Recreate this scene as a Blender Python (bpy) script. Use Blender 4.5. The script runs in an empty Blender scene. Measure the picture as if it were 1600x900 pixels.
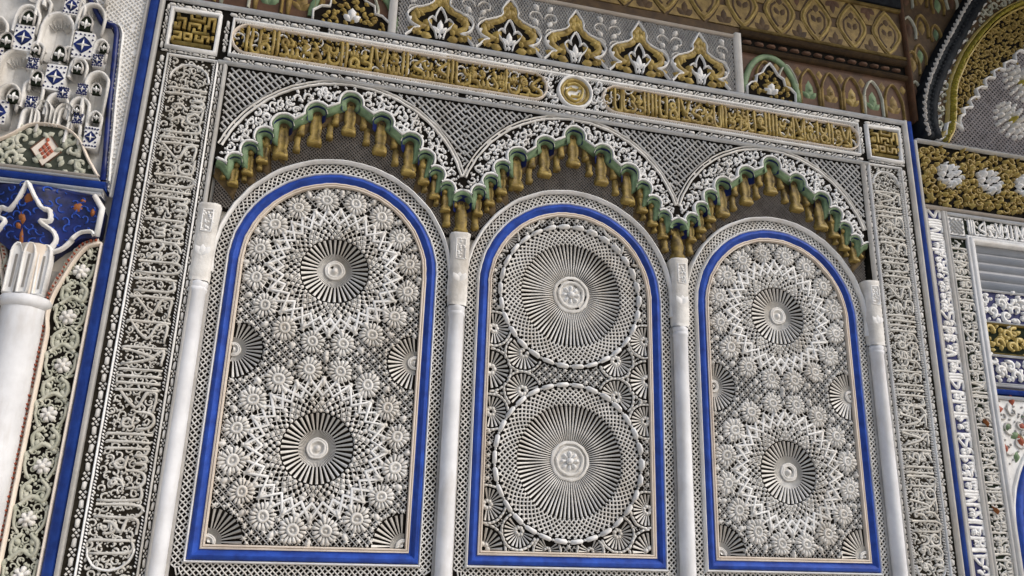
import bpy, math, random
import numpy as np
from mathutils import Vector
from mathutils.geometry import delaunay_2d_cdt

PI = math.pi
rng = np.random.default_rng(7)
random.seed(7)
scene = bpy.context.scene
COL = scene.collection

# ------------------------------------------------------------------ camera
CAMX, CAMY, CAMZ = -1.0293, -3.0797, 0.1465
yaw, pitch, roll, foc = 0.2418, 0.2932, 0.0307, 1230.7
F = np.array([math.sin(yaw) * math.cos(pitch), math.cos(yaw) * math.cos(pitch), math.sin(pitch)])
R = np.cross(F, [0, 0, 1.0]); R /= np.linalg.norm(R)
U = np.cross(R, F)
R2 = math.cos(roll) * R + math.sin(roll) * U
U2 = -math.sin(roll) * R + math.cos(roll) * U
cam_d = bpy.data.cameras.new('camera')
cam = bpy.data.objects.new('camera', cam_d)
COL.objects.link(cam)
from mathutils import Matrix
M4 = Matrix(((R2[0], U2[0], -F[0], CAMX), (R2[1], U2[1], -F[1], CAMY), (R2[2], U2[2], -F[2], CAMZ), (0, 0, 0, 1)))
cam.matrix_world = M4
cam_d.sensor_width = 36.0
cam_d.lens = 36.0 * foc / 1600.0
cam_d.clip_start = 0.05
cam_d.clip_end = 500
scene.camera = cam

# ------------------------------------------------------------------ light
SUN_EL, SUN_AZ = math.radians(38), math.radians(50)      # azimuth: to the viewer's right of the wall normal
world = bpy.data.worlds.new('World')
scene.world = world
world.use_nodes = True
nt = world.node_tree
for n in list(nt.nodes): nt.nodes.remove(n)
out = nt.nodes.new('ShaderNodeOutputWorld')
bg = nt.nodes.new('ShaderNodeBackground')
sky = nt.nodes.new('ShaderNodeTexSky')
sky.sky_type = 'NISHITA'
sky.sun_disc = False
sky.sun_elevation = SUN_EL
sky.sun_rotation = PI - SUN_AZ
sky.dust_density = 3.0
sky.air_density = 1.0
bg.inputs['Strength'].default_value = 0.12
nt.links.new(sky.outputs[0], bg.inputs[0])
nt.links.new(bg.outputs[0], out.inputs[0])
sd = bpy.data.lights.new('sun', 'SUN')
sd.energy = 1.4
sd.angle = math.radians(32)
sd.color = (1.0, 0.985, 0.96)
sun = bpy.data.objects.new('sun', sd)
COL.objects.link(sun)
dv = Vector((math.sin(SUN_AZ) * math.cos(SUN_EL), -math.cos(SUN_AZ) * math.cos(SUN_EL), math.sin(SUN_EL)))
sun.rotation_euler = dv.to_track_quat('Z', 'Y').to_euler()
scene.view_settings.view_transform = 'Standard'
scene.view_settings.look = 'None'
scene.view_settings.exposure = 0.40
scene.view_settings.gamma = 1.0

# ------------------------------------------------------------------ materials
def mat(name, c, c2=None, scale=9.0, rough=0.75, bump=0.15, bscale=120.0, stain=0.0, detail=5.0):
    m = bpy.data.materials.new(name)
    m.use_nodes = True
    t = m.node_tree
    b = t.nodes['Principled BSDF']
    b.inputs['Roughness'].default_value = rough
    b.inputs['Specular IOR Level'].default_value = 0.3 if max(c) > 0.06 else 0.04
    tc = t.nodes.new('ShaderNodeTexCoord')
    gm = t.nodes.new('ShaderNodeNewGeometry')
    nz = t.nodes.new('ShaderNodeTexNoise')
    nz.inputs['Scale'].default_value = scale
    nz.inputs['Detail'].default_value = detail
    nz.inputs['Roughness'].default_value = 0.65
    t.links.new(gm.outputs['Position'], nz.inputs['Vector'])
    rp = t.nodes.new('ShaderNodeValToRGB')
    rp.color_ramp.elements[0].position = 0.32
    rp.color_ramp.elements[1].position = 0.68
    c2 = c2 or tuple(x * 0.78 for x in c)
    rp.color_ramp.elements[0].color = (*c2, 1)
    rp.color_ramp.elements[1].color = (*c, 1)
    t.links.new(nz.outputs['Fac'], rp.inputs[0])
    src = rp.outputs[0]
    if stain:
        n2 = t.nodes.new('ShaderNodeTexNoise')
        n2.inputs['Scale'].default_value = 2.3
        n2.inputs['Detail'].default_value = 8
        n2.inputs['Roughness'].default_value = 0.7
        mp = t.nodes.new('ShaderNodeMapping'); mp.inputs['Scale'].default_value = (3.2, 3.2, 0.9)
        t.links.new(gm.outputs['Position'], mp.inputs['Vector'])
        t.links.new(mp.outputs[0], n2.inputs['Vector'])
        r2 = t.nodes.new('ShaderNodeValToRGB')
        r2.color_ramp.elements[0].position = 0.5
        r2.color_ramp.elements[1].position = 0.72
        r2.color_ramp.elements[0].color = (0, 0, 0, 1)
        r2.color_ramp.elements[1].color = (stain, stain, stain, 1)
        t.links.new(n2.outputs['Fac'], r2.inputs[0])
        mx = t.nodes.new('ShaderNodeMix'); mx.data_type = 'RGBA'
        mx.inputs['B'].default_value = (c[0] * 0.56, c[1] * 0.49, c[2] * 0.40, 1)
        t.links.new(r2.outputs[0], mx.inputs['Factor'])
        t.links.new(src, mx.inputs['A'])
        src = mx.outputs['Result']
    t.links.new(src, b.inputs['Base Color'])
    if bump:
        nb = t.nodes.new('ShaderNodeTexNoise')
        nb.inputs['Scale'].default_value = bscale
        nb.inputs['Detail'].default_value = 4
        t.links.new(gm.outputs['Position'], nb.inputs['Vector'])
        bp = t.nodes.new('ShaderNodeBump')
        bp.inputs['Strength'].default_value = bump
        bp.inputs['Distance'].default_value = 0.004
        t.links.new(nb.outputs['Fac'], bp.inputs['Height'])
        t.links.new(bp.outputs[0], b.inputs['Normal'])
    return m

PL = mat('carved_plaster', (0.72, 0.705, 0.675), (0.51, 0.495, 0.465), 14, 0.95, 0.4, 90, 0.55)
PW = mat('white_plaster', (0.78, 0.78, 0.775), (0.62, 0.615, 0.60), 10, 0.7, 0.3, 60, 0.45)
PG = mat('grey_plaster', (0.50, 0.485, 0.46), (0.34, 0.325, 0.31), 16, 0.85, 0.3, 90, 0.3)
PK = mat('cream_plaster', (0.72, 0.64, 0.55), (0.60, 0.52, 0.44), 10, 0.7, 0.2, 80, 0.3)
DK = mat('shade_dark_ground', (0.013, 0.011, 0.009), (0.006, 0.005, 0.004), 20, 0.95, 0.2)  # dark paint, with the shade of deep carved gaps put into its colour
NG = mat('dim_net_plaster', (0.27, 0.24, 0.21), (0.16, 0.14, 0.12), 16, 0.9, 0.3)
PB = mat('cream_grey_plaster', (0.60, 0.585, 0.545), (0.42, 0.405, 0.37), 14, 0.8, 0.4, 90, 0.55)
DB = mat('shade_brown_ground', (0.034, 0.029, 0.022), (0.013, 0.011, 0.008), 20, 0.95, 0.2)  # brown paint that also carries the shade between the letters in its colour
DG = mat('green_dark_ground', (0.020, 0.027, 0.017), (0.009, 0.011, 0.008), 20, 0.95, 0.2)
MG = mat('sage_ground', (0.055, 0.062, 0.045), (0.02, 0.024, 0.018), 25, 0.9, 0.2)
CW = mat('column_white', (0.70, 0.71, 0.73), (0.56, 0.565, 0.58), 7, 0.55, 0.25, 25, 0.55)
BL = mat('blue_paint', (0.020, 0.078, 0.42), (0.010, 0.034, 0.21), 16, 0.6, 0.3, 40, 0.5)
BD = mat('deep_blue_paint', (0.008, 0.020, 0.14), (0.003, 0.005, 0.026), 22, 0.4, 0.2, 60)
NV = mat('navy_ground', (0.014, 0.018, 0.11), (0.008, 0.010, 0.05), 22, 0.7, 0.2)
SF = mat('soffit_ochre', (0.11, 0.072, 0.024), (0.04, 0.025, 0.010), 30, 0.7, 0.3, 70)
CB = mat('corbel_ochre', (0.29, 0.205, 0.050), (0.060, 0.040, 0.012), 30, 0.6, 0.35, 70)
GO = mat('gold_paint', (0.36, 0.265, 0.075), (0.16, 0.105, 0.025), 22, 0.5, 0.35, 90)
GB = mat('bright_gold_paint', (0.55, 0.43, 0.15), (0.32, 0.23, 0.06), 22, 0.42, 0.3, 90)
OC = mat('ochre_wood', (0.27, 0.185, 0.055), (0.11, 0.070, 0.020), 26, 0.6, 0.3, 70)
BR = mat('brown_wood', (0.085, 0.050, 0.020), (0.035, 0.020, 0.010), 18, 0.7, 0.3, 60)
RB = mat('red_brown_wood', (0.105, 0.050, 0.026), (0.05, 0.026, 0.014), 14, 0.7, 0.3, 60)
GR = mat('green_paint', (0.17, 0.25, 0.13), (0.075, 0.12, 0.065), 18, 0.55, 0.25, 70)
LG = mat('light_green_paint', (0.50, 0.49, 0.41), (0.30, 0.31, 0.24), 18, 0.6, 0.25, 70)
RD = mat('red_paint', (0.38, 0.10, 0.05), (0.24, 0.05, 0.03), 20, 0.6, 0.2)
OR = mat('orange_paint', (0.30, 0.105, 0.028), (0.17, 0.055, 0.015), 20, 0.6, 0.2)
YE = mat('yellow_rope_paint', (0.42, 0.36, 0.05), (0.22, 0.18, 0.03), 24, 0.5, 0.3)
MV = mat('mauve_plaster', (0.47, 0.425, 0.41), (0.31, 0.28, 0.27), 16, 0.85, 0.2, 90, 0.3)
CD = mat('carved_dark_wood', (0.022, 0.026, 0.030), (0.008, 0.009, 0.012), 20, 0.6, 0.3)
SH = mat('shutter_grey', (0.42, 0.43, 0.45), (0.33, 0.34, 0.36), 6, 0.5, 0.1, 40)
WL = mat('wall_render', (0.66, 0.62, 0.55), (0.56, 0.52, 0.46), 3, 0.9, 0.3, 40, 0.4)
TL = mat('courtyard_tile', (0.58, 0.54, 0.48), (0.44, 0.40, 0.35), 2.0, 0.5, 0.1)

# ------------------------------------------------------------------ mesh building
class MB:
    """collects faces in wall coordinates: u to the right, z up, h out of the wall towards the court"""
    def __init__(s): s.V = []; s.Q = []; s.T = []; s.n = 0
    def add(s, u, z, h):
        u = np.asarray(u, float).ravel(); z = np.asarray(z, float).ravel()
        h = np.broadcast_to(np.asarray(h, float), u.shape).ravel() if np.ndim(h) < 1 or np.size(h) == 1 else np.asarray(h, float).ravel()
        s.V.append(np.stack([u, -h, z], 1)); b = s.n; s.n += len(u); return b
    def warp(s, f):
        s.V = [np.column_stack([v[:, 0], v[:, 1] - f(v[:, 0], v[:, 2]) * (v[:, 1] < .02), v[:, 2]]) for v in s.V]; return s
    def quads(s, a): s.Q.append(np.asarray(a, np.int64).reshape(-1, 4))
    def tris(s, a): s.T.append(np.asarray(a, np.int64).reshape(-1, 3))
    def mesh(s, name, origin=(0, 0, 0), smooth=False):
        me = bpy.data.meshes.new(name)
        V = np.concatenate(s.V)
        a_, c_ = V[:, 0], V[:, 2]                         # hand-cut unevenness, the same for neighbouring pieces
        V = V + 0.0008 * np.stack([np.sin(61 * c_ + 23 * a_) + np.sin(149 * c_ - 97 * a_ + 1), 0.8 * np.sin(83 * a_ + 71 * c_), np.sin(57 * a_ - 31 * c_) + np.sin(163 * a_ + 89 * c_)], 1)
        V = V - np.asarray(origin, float)
        Q = np.concatenate(s.Q) if s.Q else np.zeros((0, 4), int)
        T = np.concatenate(s.T) if s.T else np.zeros((0, 3), int)
        me.vertices.add(len(V)); me.vertices.foreach_set('co', V.ravel().astype(np.float32))
        nl = Q.size + T.size
        me.loops.add(nl); me.loops.foreach_set('vertex_index', np.concatenate([Q.ravel(), T.ravel()]).astype(np.int32))
        npoly = len(Q) + len(T)
        me.polygons.add(npoly)
        ls = np.concatenate([np.arange(len(Q)) * 4, Q.size + np.arange(len(T)) * 3]).astype(np.int32)
        me.polygons.foreach_set('loop_start', ls)
        me.update(calc_edges=True)
        me.validate()
        if smooth:
            me.shade_smooth()
            me.set_sharp_from_angle(angle=math.radians(40))
        return me
    def build(s, name, m, parent=None, loc=None, smooth=False, stuff=False, label=None):
        if not s.V: return None
        base = WLOC[parent.name] if parent else (0, 0, 0)
        if loc is None: w = base
        else: w = (loc[0], -loc[2], loc[1])
        me = s.mesh(name, w, smooth)
        me.materials.append(m)
        return put(name, me, parent, w, stuff, label)

WLOC = {}
def put(name, me, parent, w, stuff=False, label=None):
    o = bpy.data.objects.new(name, me)
    COL.objects.link(o)
    base = WLOC[parent.name] if parent else (0, 0, 0)
    o.parent = parent
    o.location = (w[0] - base[0], w[1] - base[1], w[2] - base[2])
    WLOC[o.name] = tuple(w)
    if stuff: o['kind'] = 'stuff'
    if label: o['label'] = label
    return o
def thing(name, label, cat, u, z, h=0.0, group=None):
    o = bpy.data.objects.new(name, None)
    COL.objects.link(o)
    o.empty_display_size = 0.05
    o.location = (u, -h, z)
    WLOC[o.name] = (u, -h, z)
    o['label'] = label; o['category'] = cat; o['kind'] = 'thing'
    if group: o['group'] = group
    return o
def clone(src, parent, u, z, h):
    """copy of one part (sharing its mesh) at another spot of the wall"""
    o = src.copy(); COL.objects.link(o)
    o.parent = parent
    b = WLOC[parent.name]
    o.location = (u - b[0], -h - b[1], z - b[2])
    WLOC[o.name] = (u, -h, z)
    return o

A = lambda *p: np.array(p, float)
def arc(c, r, a0, a1, n, rz=None):
    t = np.radians(np.linspace(a0, a1, n))
    return np.stack([c[0] + r * np.cos(t), c[1] + (rz or r) * np.sin(t)], 1)
def smooth(pts, k=5, closed=False):
    p = np.asarray(pts, float)
    if closed: q = np.concatenate([p[-1:], p, p[:2]])
    else: q = np.concatenate([2 * p[:1] - p[1:2], p, 2 * p[-1:] - p[-2:-1]])
    t = np.linspace(0, 1, k, endpoint=False)[:, None]
    out_ = []
    for i in range(1, len(q) - 2):
        a, b, c, d = q[i - 1], q[i], q[i + 1], q[i + 2]
        out_.append(0.5 * (2 * b + (c - a) * t + (2 * a - 5 * b + 4 * c - d) * t ** 2 + (3 * b - a - 3 * c + d) * t ** 3))
    r = np.concatenate(out_)
    return r if closed else np.concatenate([r, p[-1:]])
def sweep(mb, path, prof, closed=False, ws=None):
    """profile [(offset to the left, h)] carried along a path in the wall plane"""
    p = np.asarray(path, float)
    if len(p) < 2: return
    m = len(p)
    if closed:
        d0 = p - np.roll(p, 1, 0); d1 = np.roll(p, -1, 0) - p
    else:
        d = np.diff(p, axis=0); d0 = np.concatenate([d[:1], d]); d1 = np.concatenate([d, d[-1:]])
    d0 = d0 / (np.linalg.norm(d0, axis=1, keepdims=True) + 1e-12); d1 = d1 / (np.linalg.norm(d1, axis=1, keepdims=True) + 1e-12)
    n0 = np.stack([-d0[:, 1], d0[:, 0]], 1); n1 = np.stack([-d1[:, 1], d1[:, 0]], 1)
    nn = n0 + n1; nn /= (np.linalg.norm(nn, axis=1, keepdims=True) + 1e-9)
    sc = 1.0 / np.clip((nn * n1).sum(1), 0.45, 1)
    nn = nn * sc[:, None]
    pr = np.asarray(prof, float); k = len(pr)
    w = np.ones(m) if ws is None else np.asarray(ws, float)
    u = p[:, 0:1] + nn[:, 0:1] * pr[None, :, 0] * w[:, None]
    z = p[:, 1:2] + nn[:, 1:2] * pr[None, :, 0] * w[:, None]
    h = np.broadcast_to(pr[None, :, 1], u.shape)
    b = mb.add(u, z, h.ravel())
    I = np.arange(m if closed else m - 1)[:, None]; J = np.arange(k - 1)[None, :]
    I2 = (I + 1) % m
    mb.quads(np.stack([b + I * k + J, b + I2 * k + J, b + I2 * k + J + 1, b + I * k + J + 1], -1))
    if not closed and k >= 3:
        for e in (0, m - 1):
            for j in range(1, k - 1): mb.tris([[b + e * k, b + e * k + j, b + e * k + j + 1]])
def GAB(w, h0, h1, t=0.35):
    return [(-w / 2, h0), (-w / 2 * t, h1), (w / 2 * t, h1 + 0.0004), (w / 2, h0)]
def ROOF(w, h0, h1): return [(-w / 2, h0), (-w * 0.3, h0 * 0.3 + h1 * 0.7), (0, h1), (w * 0.3, h0 * 0.3 + h1 * 0.7), (w / 2, h0)]
def ROLL(w, h0, h1, n=7):
    a = np.linspace(PI, 0, n)
    return [(w / 2 * math.cos(x), h0 + (h1 - h0) * math.sin(x) ** 0.8) for x in a]
def FLAT(w, h0, h1, e=0.15):
    return [(-w / 2, h0), (-w / 2, h1 - (h1 - h0) * e), (-w / 2 * (1 - e), h1), (w / 2 * (1 - e), h1), (w / 2, h1 - (h1 - h0) * e), (w / 2, h0)]
DIA = A((1, 0), (0, 1), (-1, 0), (0, -1))
SQ = A((.7, .7), (-.7, .7), (-.7, -.7), (.7, -.7))
OCT = np.stack([np.cos(np.arange(8) * PI / 4 + .39), np.sin(np.arange(8) * PI / 4 + .39)], 1)
HEX = np.stack([np.cos(np.arange(6) * PI / 3), np.sin(np.arange(6) * PI / 3)], 1)
LEAF = A((0, 0), (.35, .30), (.7, .26), (1, 0), (.7, -.26), (.35, -.30))
PETAL = A((0, .10), (.55, .24), (.85, .25), (1, 0), (.85, -.25), (.55, -.24), (0, -.10))
LONG = A((-1, 0), (-.7, -.32), (.7, -.32), (1, 0), (.7, .32), (-.7, .32))
def gem(mb, shape, pos, rot=0.0, sc=1.0, h0=0.0, h1=0.01, t=0.5, ap=0.25):
    pos = np.atleast_2d(np.asarray(pos, float)); n = len(pos)
    if n == 0: return
    rot = np.broadcast_to(np.asarray(rot, float), (n,)); k = len(shape)
    sc = np.broadcast_to(np.asarray(sc, float), (n, 2)) if isinstance(sc, tuple) else np.asarray(sc, float)
    if sc.ndim < 2: sc = np.stack([np.broadcast_to(sc, (n,))] * 2, 1)
    if n > 40:
        keep = rng.random(n) > .02; pos, rot, sc = pos[keep], rot[keep], sc[keep]; n = len(pos)
    cen = shape.mean(0)
    base = shape[None] * sc[:, None, :]; top = (cen + (shape - cen) * t)[None] * sc[:, None, :]; ctr = cen[None, None] * sc[:, None, :]
    al = np.concatenate([base, top, ctr], 1)
    c, s_ = np.cos(rot)[:, None], np.sin(rot)[:, None]
    u = pos[:, 0:1] + al[..., 0] * c - al[..., 1] * s_; z = pos[:, 1:2] + al[..., 0] * s_ + al[..., 1] * c
    hh = np.concatenate([np.full(k, h0), np.full(k, h1), [h1 + ap * (h1 - h0)]])
    hv = h0 + (hh - h0)[None] * (.78 + .4 * rng.random((n, 1)))
    b = mb.add(u, z, hv.ravel())
    I = (b + np.arange(n) * (2 * k + 1))[:, None]; J = np.arange(k)[None]; J2 = (J + 1) % k
    mb.quads(np.stack([I + J, I + J2, I + k + J2, I + k + J], -1))
    mb.tris(np.stack([I + k + J, I + k + J2, np.broadcast_to(I + 2 * k, I.shape) + 0 * J], -1))
def prism(mb, loops, h0, h1, grid=0.0):
    loops = [np.asarray(l, float) for l in (loops if isinstance(loops, list) else [loops])]
    pts_ = [Vector((x, y)) for x, y in loops[0]]
    if grid:
        l0 = loops[0]; q = studs(inpoly(l0), (l0[:, 0].min(), l0[:, 0].max(), l0[:, 1].min(), l0[:, 1].max()), grid, 0.1)
        pts_ += [Vector((x, y)) for x, y in q]
    vs, _e, fs, *_r = delaunay_2d_cdt(pts_, [], [list(range(len(loops[0])))], 1, 1e-7)
    allp = np.array([(v.x, v.y) for v in vs])
    b = mb.add(allp[:, 0], allp[:, 1], h1)
    mb.tris(np.array([list(f_) for f_ in fs]) + b)
    for l in loops:
        m = len(l)
        a = mb.add(l[:, 0], l[:, 1], h0); c = mb.add(l[:, 0], l[:, 1], h1)
        J = np.arange(m); J2 = (J + 1) % m
        mb.quads(np.stack([a + J, a + J2, c + J2, c + J], -1))
def rect(mb, u0, u1, z0, z1, h0, h1): prism(mb, A((u0, z0), (u1, z0), (u1, z1), (u0, z1)), h0, h1)
def lathe(mb, c, prof, n=32, a0=0.0, a1=2 * PI):
    """ring relief: [(r, h)] turned round an axis that points out of the wall"""
    full = abs(a1 - a0 - 2 * PI) < 1e-6
    a = np.linspace(a0, a1, n, endpoint=not full)
    pr = np.asarray(prof, float); k = len(pr)
    u = c[0] + np.cos(a)[:, None] * pr[None, :, 0]; z = c[1] + np.sin(a)[:, None] * pr[None, :, 0]
    b = mb.add(u, z, np.broadcast_to(pr[None, :, 1], u.shape).ravel())
    I = np.arange(n if full else n - 1)[:, None]; J = np.arange(k - 1)[None]; I2 = (I + 1) % n
    mb.quads(np.stack([b + I * k + J, b + I2 * k + J, b + I2 * k + J + 1, b + I * k + J + 1], -1))
def turned(mb, u, h, prof, n=28):
    """column turned round a vertical axis: [(r, z)]"""
    a = np.linspace(0, 2 * PI, n, endpoint=False); pr = np.asarray(prof, float); k = len(pr)
    uu = u + np.cos(a)[:, None] * pr[None, :, 0]; hh = h + np.sin(a)[:, None] * pr[None, :, 0]
    zz = np.broadcast_to(pr[None, :, 1], uu.shape)
    b = mb.add(uu, zz, hh.ravel())
    I = np.arange(n)[:, None]; J = np.arange(k - 1)[None]; I2 = (I + 1) % n
    mb.quads(np.stack([b + I * k + J, b + I2 * k + J, b + I2 * k + J + 1, b + I * k + J + 1], -1))
def loft(mb, secs):
    """secs: list of (k,3) arrays of (u,z,h), joined in turn"""
    k = len(secs[0]); bs = [mb.add(s[:, 0], s[:, 1], s[:, 2]) for s in secs]
    J = np.arange(k - 1)
    for a, c in zip(bs[:-1], bs[1:]): mb.quads(np.stack([a + J, a + J + 1, c + J + 1, c + J], -1))
    return bs
def inpoly(poly):
    P = np.asarray(poly, float); x0, y0 = P[:, 0], P[:, 1]; x1, y1 = np.roll(x0, -1), np.roll(y0, -1)
    def f(u, z):
        u = np.asarray(u, float)[..., None]; z = np.asarray(z, float)[..., None]
        c = ((y0 > z) != (y1 > z)) & (u < (x1 - x0) * (z - y0) / (y1 - y0 + 1e-15) + x0)
        return (c.sum(-1) % 2) == 1
    return f
def hatch(mb, reg, box, ang, sp, w, h0, h1, off=0.0, step=0.006, minlen=0.008):
    u0, u1, z0, z1 = box; c = A((u0 + u1) / 2, (z0 + z1) / 2)[0] if False else np.array([(u0 + u1) / 2, (z0 + z1) / 2])
    d = np.array([math.cos(ang), math.sin(ang)]); nrm = np.array([-d[1], d[0]])
    Rr = math.hypot(u1 - u0, z1 - z0) / 2
    ts = np.arange(-Rr, Rr, step)
    for o in np.arange(-Rr, Rr, sp):
        p = c + nrm * (o + off) + ts[:, None] * d
        m = reg(p[:, 0], p[:, 1])
        e = np.flatnonzero(np.diff(np.concatenate([[0], m.astype(int), [0]])))
        for a, b in zip(e[::2], e[1::2]):
            if (b - a) * step > minlen: sweep(mb, p[[a, b - 1]], ROOF(w, h0, h1))
def studs(reg, box, sp, ang=PI / 4, jit=0.0):
    u0, u1, z0, z1 = box
    Rr = math.hypot(u1 - u0, z1 - z0) / 2
    g = np.arange(-Rr, Rr, sp); X, Y = np.meshgrid(g, g)
    c, s_ = math.cos(ang), math.sin(ang)
    u = ((u0 + u1) / 2 + X * c - Y * s_).ravel(); z = ((z0 + z1) / 2 + X * s_ + Y * c).ravel()
    m = reg(u, z)
    p = np.stack([u[m], z[m]], 1)
    return p + (rng.random(p.shape) - .5) * jit
def along(path, sp, off=0.0, closed=False):
    """points and directions spaced evenly along a path"""
    p = np.asarray(path, float)
    if closed: p = np.concatenate([p, p[:1]])
    d = np.diff(p, axis=0); L = np.linalg.norm(d, axis=1); S = np.concatenate([[0], np.cumsum(L)])
    n = max(1, int(round(S[-1] / sp))); s_ = (np.arange(n) + 0.5) * S[-1] / n
    i = np.clip(np.searchsorted(S, s_) - 1, 0, len(d) - 1); t = (s_ - S[i]) / L[i]
    q = p[i] + d[i] * t[:, None]; dirn = d[i] / L[i][:, None]
    q = q + np.stack([-dirn[:, 1], dirn[:, 0]], 1) * off
    return q, np.arctan2(dirn[:, 1], dirn[:, 0])
def polar(c, r, n, ph=0.0):
    a = (np.arange(n) + ph) * 2 * PI / n
    return np.stack([c[0] + r * np.cos(a), c[1] + r * np.sin(a)], 1), a
def band_net(mb, path, v0, v1, sp, w, h0, h1, slope=1.0):
    """lace of crossing bars that follows a closed path, between two offsets"""
    q, a = along(path, .004, 0, True); n = len(q); W = (v1 - v0) * slope
    L = n * .004; m = int(round(L / sp)); k = 4
    nr = np.stack([-np.sin(a), np.cos(a)], 1)
    for i in range(m):
        s0 = i * n / m
        for sg in (0, 1):
            t = np.linspace(0, 1, k); ss = s0 + (t if sg == 0 else 1 - t) * W / .004
            j = np.round(ss).astype(int) % n
            sweep(mb, q[j] + nr[j] * (v0 + (v1 - v0) * t)[:, None], GAB(w, h0, h1 + .0006 * sg, .7))
def polar_net(mb, c, r0, r1, n, w0, w1, h0, h1, seg=7, reg=None, tw=1.0):
    da = tw * (r1 - r0) / ((r0 + r1) / 2); t = np.linspace(0, 1, seg)
    for i in range(n):
        for sg in (-1, 1):
            a = i * 2 * PI / n + sg * da * (t - .5); r_ = r0 + (r1 - r0) * t
            p = np.stack([c[0] + r_ * np.cos(a), c[1] + r_ * np.sin(a)], 1)
            sweep(mb, p, GAB(1, h0, h1 + .0006 * (sg > 0), .7), ws=w0 + (w1 - w0) * t)
def spiral(c, r, a0, turns, n=12, sgn=1):
    t = np.linspace(0, 1, n); a = a0 + sgn * turns * 2 * PI * t
    rr = r * (1 - 0.8 * t)
    return np.stack([c[0] + rr * np.cos(a), c[1] + rr * np.sin(a)], 1)
def floral(mb, reg, box, sp, h0, h1, w=0.008, seed=1, leaf=0.022):
    """carved foliage: curling stems with leaves, filling a region"""
    r = np.random.default_rng(seed)
    pts = studs(reg, box, sp, 0.5, sp * 0.35)
    for c in pts:
        a = r.random() * 6.28; sg = 1 if r.random() < .5 else -1
        p = spiral(c, sp * 0.52, a, 0.85, 11, sg)
        if reg(p[:, 0], p[:, 1]).mean() > 0.75:
            sweep(mb, p, GAB(w, h0, h0 + (h1 - h0) * (0.85 + .15 * r.random()), .65), ws=np.linspace(1.15, .8, len(p)))
    q = studs(reg, box, sp * 0.52, 0.9, sp * 0.25)
    gem(mb, LEAF, q, r.random(len(q)) * 6.28, leaf * (0.6 + 0.5 * r.random(len(q))), h0, h0 + (h1 - h0) * .8, .6, .15)

# script: letter forms in a cell one high (x to the right, baseline at 0)
LET = [
    ([[(.05, .02), (.05, .9), (.0, .97)]], .22),                                            # tall upright
    ([[(.05, .97), (.07, .2), (.2, .05), (.42, .12)]], .40),
    ([[(.0, .45), (.05, .15), (.25, .03), (.45, .16), (.5, .5)], [(.22, .38), (.29, .45)]], .56),
    ([[(.3, .42), (.18, .5), (.1, .4), (.2, .3), (.33, .4), (.3, .15), (.02, .02)]], .42),
    ([[(.02, .1), (.5, .08), (.5, .3), (.12, .5), (.6, .92)]], .62),
    ([[(.28, .55), (.27, .2), (.0, .02)]], .30),
    ([[(.08, .6), (.3, .62), (.1, .38), (.42, .3), (.4, .06), (.02, .04)], [(.15, .8), (.22, .86)]], .48),
    ([[(.0, .35), (.05, .1), (.18, .1), (.2, .34), (.24, .1), (.38, .1), (.4, .34), (.46, .1), (.6, .08)]], .62),
    ([[(.05, .58), (.28, .3), (.22, .08), (.0, .1)]], .32),
    ([[(.3, .08), (.08, .1), (.05, .34), (.25, .44), (.4, .25), (.3, .08), (.55, .04)]], .50),
    ([[(.05, .97), (.06, .12), (.34, .05), (.36, .97)]], .48),
    ([[(.0, .97), (.22, .3), (.42, .97)], [(.0, .08), (.42, .08), (.22, .3)]], .50),
]
SHORT = [2, 3, 5, 6, 8, 9, 7]
def script(parent, L, H, place, m, h0, h1, seed, sw=0.085, name='letter'):
    """a band of carved letters; place() turns (along, up) into wall coordinates"""
    r = np.random.default_rng(seed)
    x = 0.06 * H; last = 0
    def put_letter(k, x, s, y0):
        mb = MB()
        for st in LET[k][0]:
            q = np.asarray(st, float)
            q = smooth(q, 4)
            q = np.stack([x + q[:, 0] * H * s * .9, y0 + q[:, 1] * H * s], 1)
            u, z = place(q[:, 0], q[:, 1])
            n = len(u)
            w = sw * H * (0.9 + .35 * np.sin(np.linspace(.2, 2.9, n)))
            sweep(mb, np.stack([u, z], 1), GAB(1, h0, h0 + (h1 - h0) * (0.9 + .14 * r.random()), .74), ws=w)
        c = place(np.array([x]), np.array([0.0]))
        mb.build(name, m, parent, loc=(float(c[0][0]), float(c[1][0]), h0))
    while x < L - 0.25 * H:
        k = int(r.integers(0, len(LET)))
        if r.random() < .33: k = 0
        if k == last and k != 0: k = (k + 1) % len(LET)
        last = k
        wd = LET[k][1] * H * .9
        if x + wd > L: break
        if k in (0, 1, 4, 10, 11): put_letter(k, x, 1.0, 0)
        else:
            put_letter(k, x, .58 / .62, 0)
            k2 = SHORT[int(r.integers(0, len(SHORT)))]
            put_letter(k2, x + .03 * H, .60, .46 * H)
        x += wd * (.78 + .1 * r.random())

HP, HF, HB = -0.030, 0.0, -0.044       # ground of the arched panels, ground of the frames, wall face

# ------------------------------------------------------------------ setting
mb = MB(); rect(mb, -7, 7, -1.6, 4.6, -0.5, HB - .001); o = mb.build('wall', WL); o['kind'] = 'structure'
mb = MB(); b = mb.add([-60, 60, 60, -60], [-1.6] * 4, [-0.5, -0.5, 90, 90]); mb.quads([[b, b + 1, b + 2, b + 3]])
o = mb.build('ground', TL); o['kind'] = 'structure'

# ------------------------------------------------------------------ arched panels
ZC = 1.115
def archpath(hw, zb, zc=ZC, n=40):
    return np.concatenate([A((-hw, zb), (hw, zb)), arc((0, zc), hw, 0, 180, n)])
def shift(p, x): return np.asarray(p) + np.array([x, 0])

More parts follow.
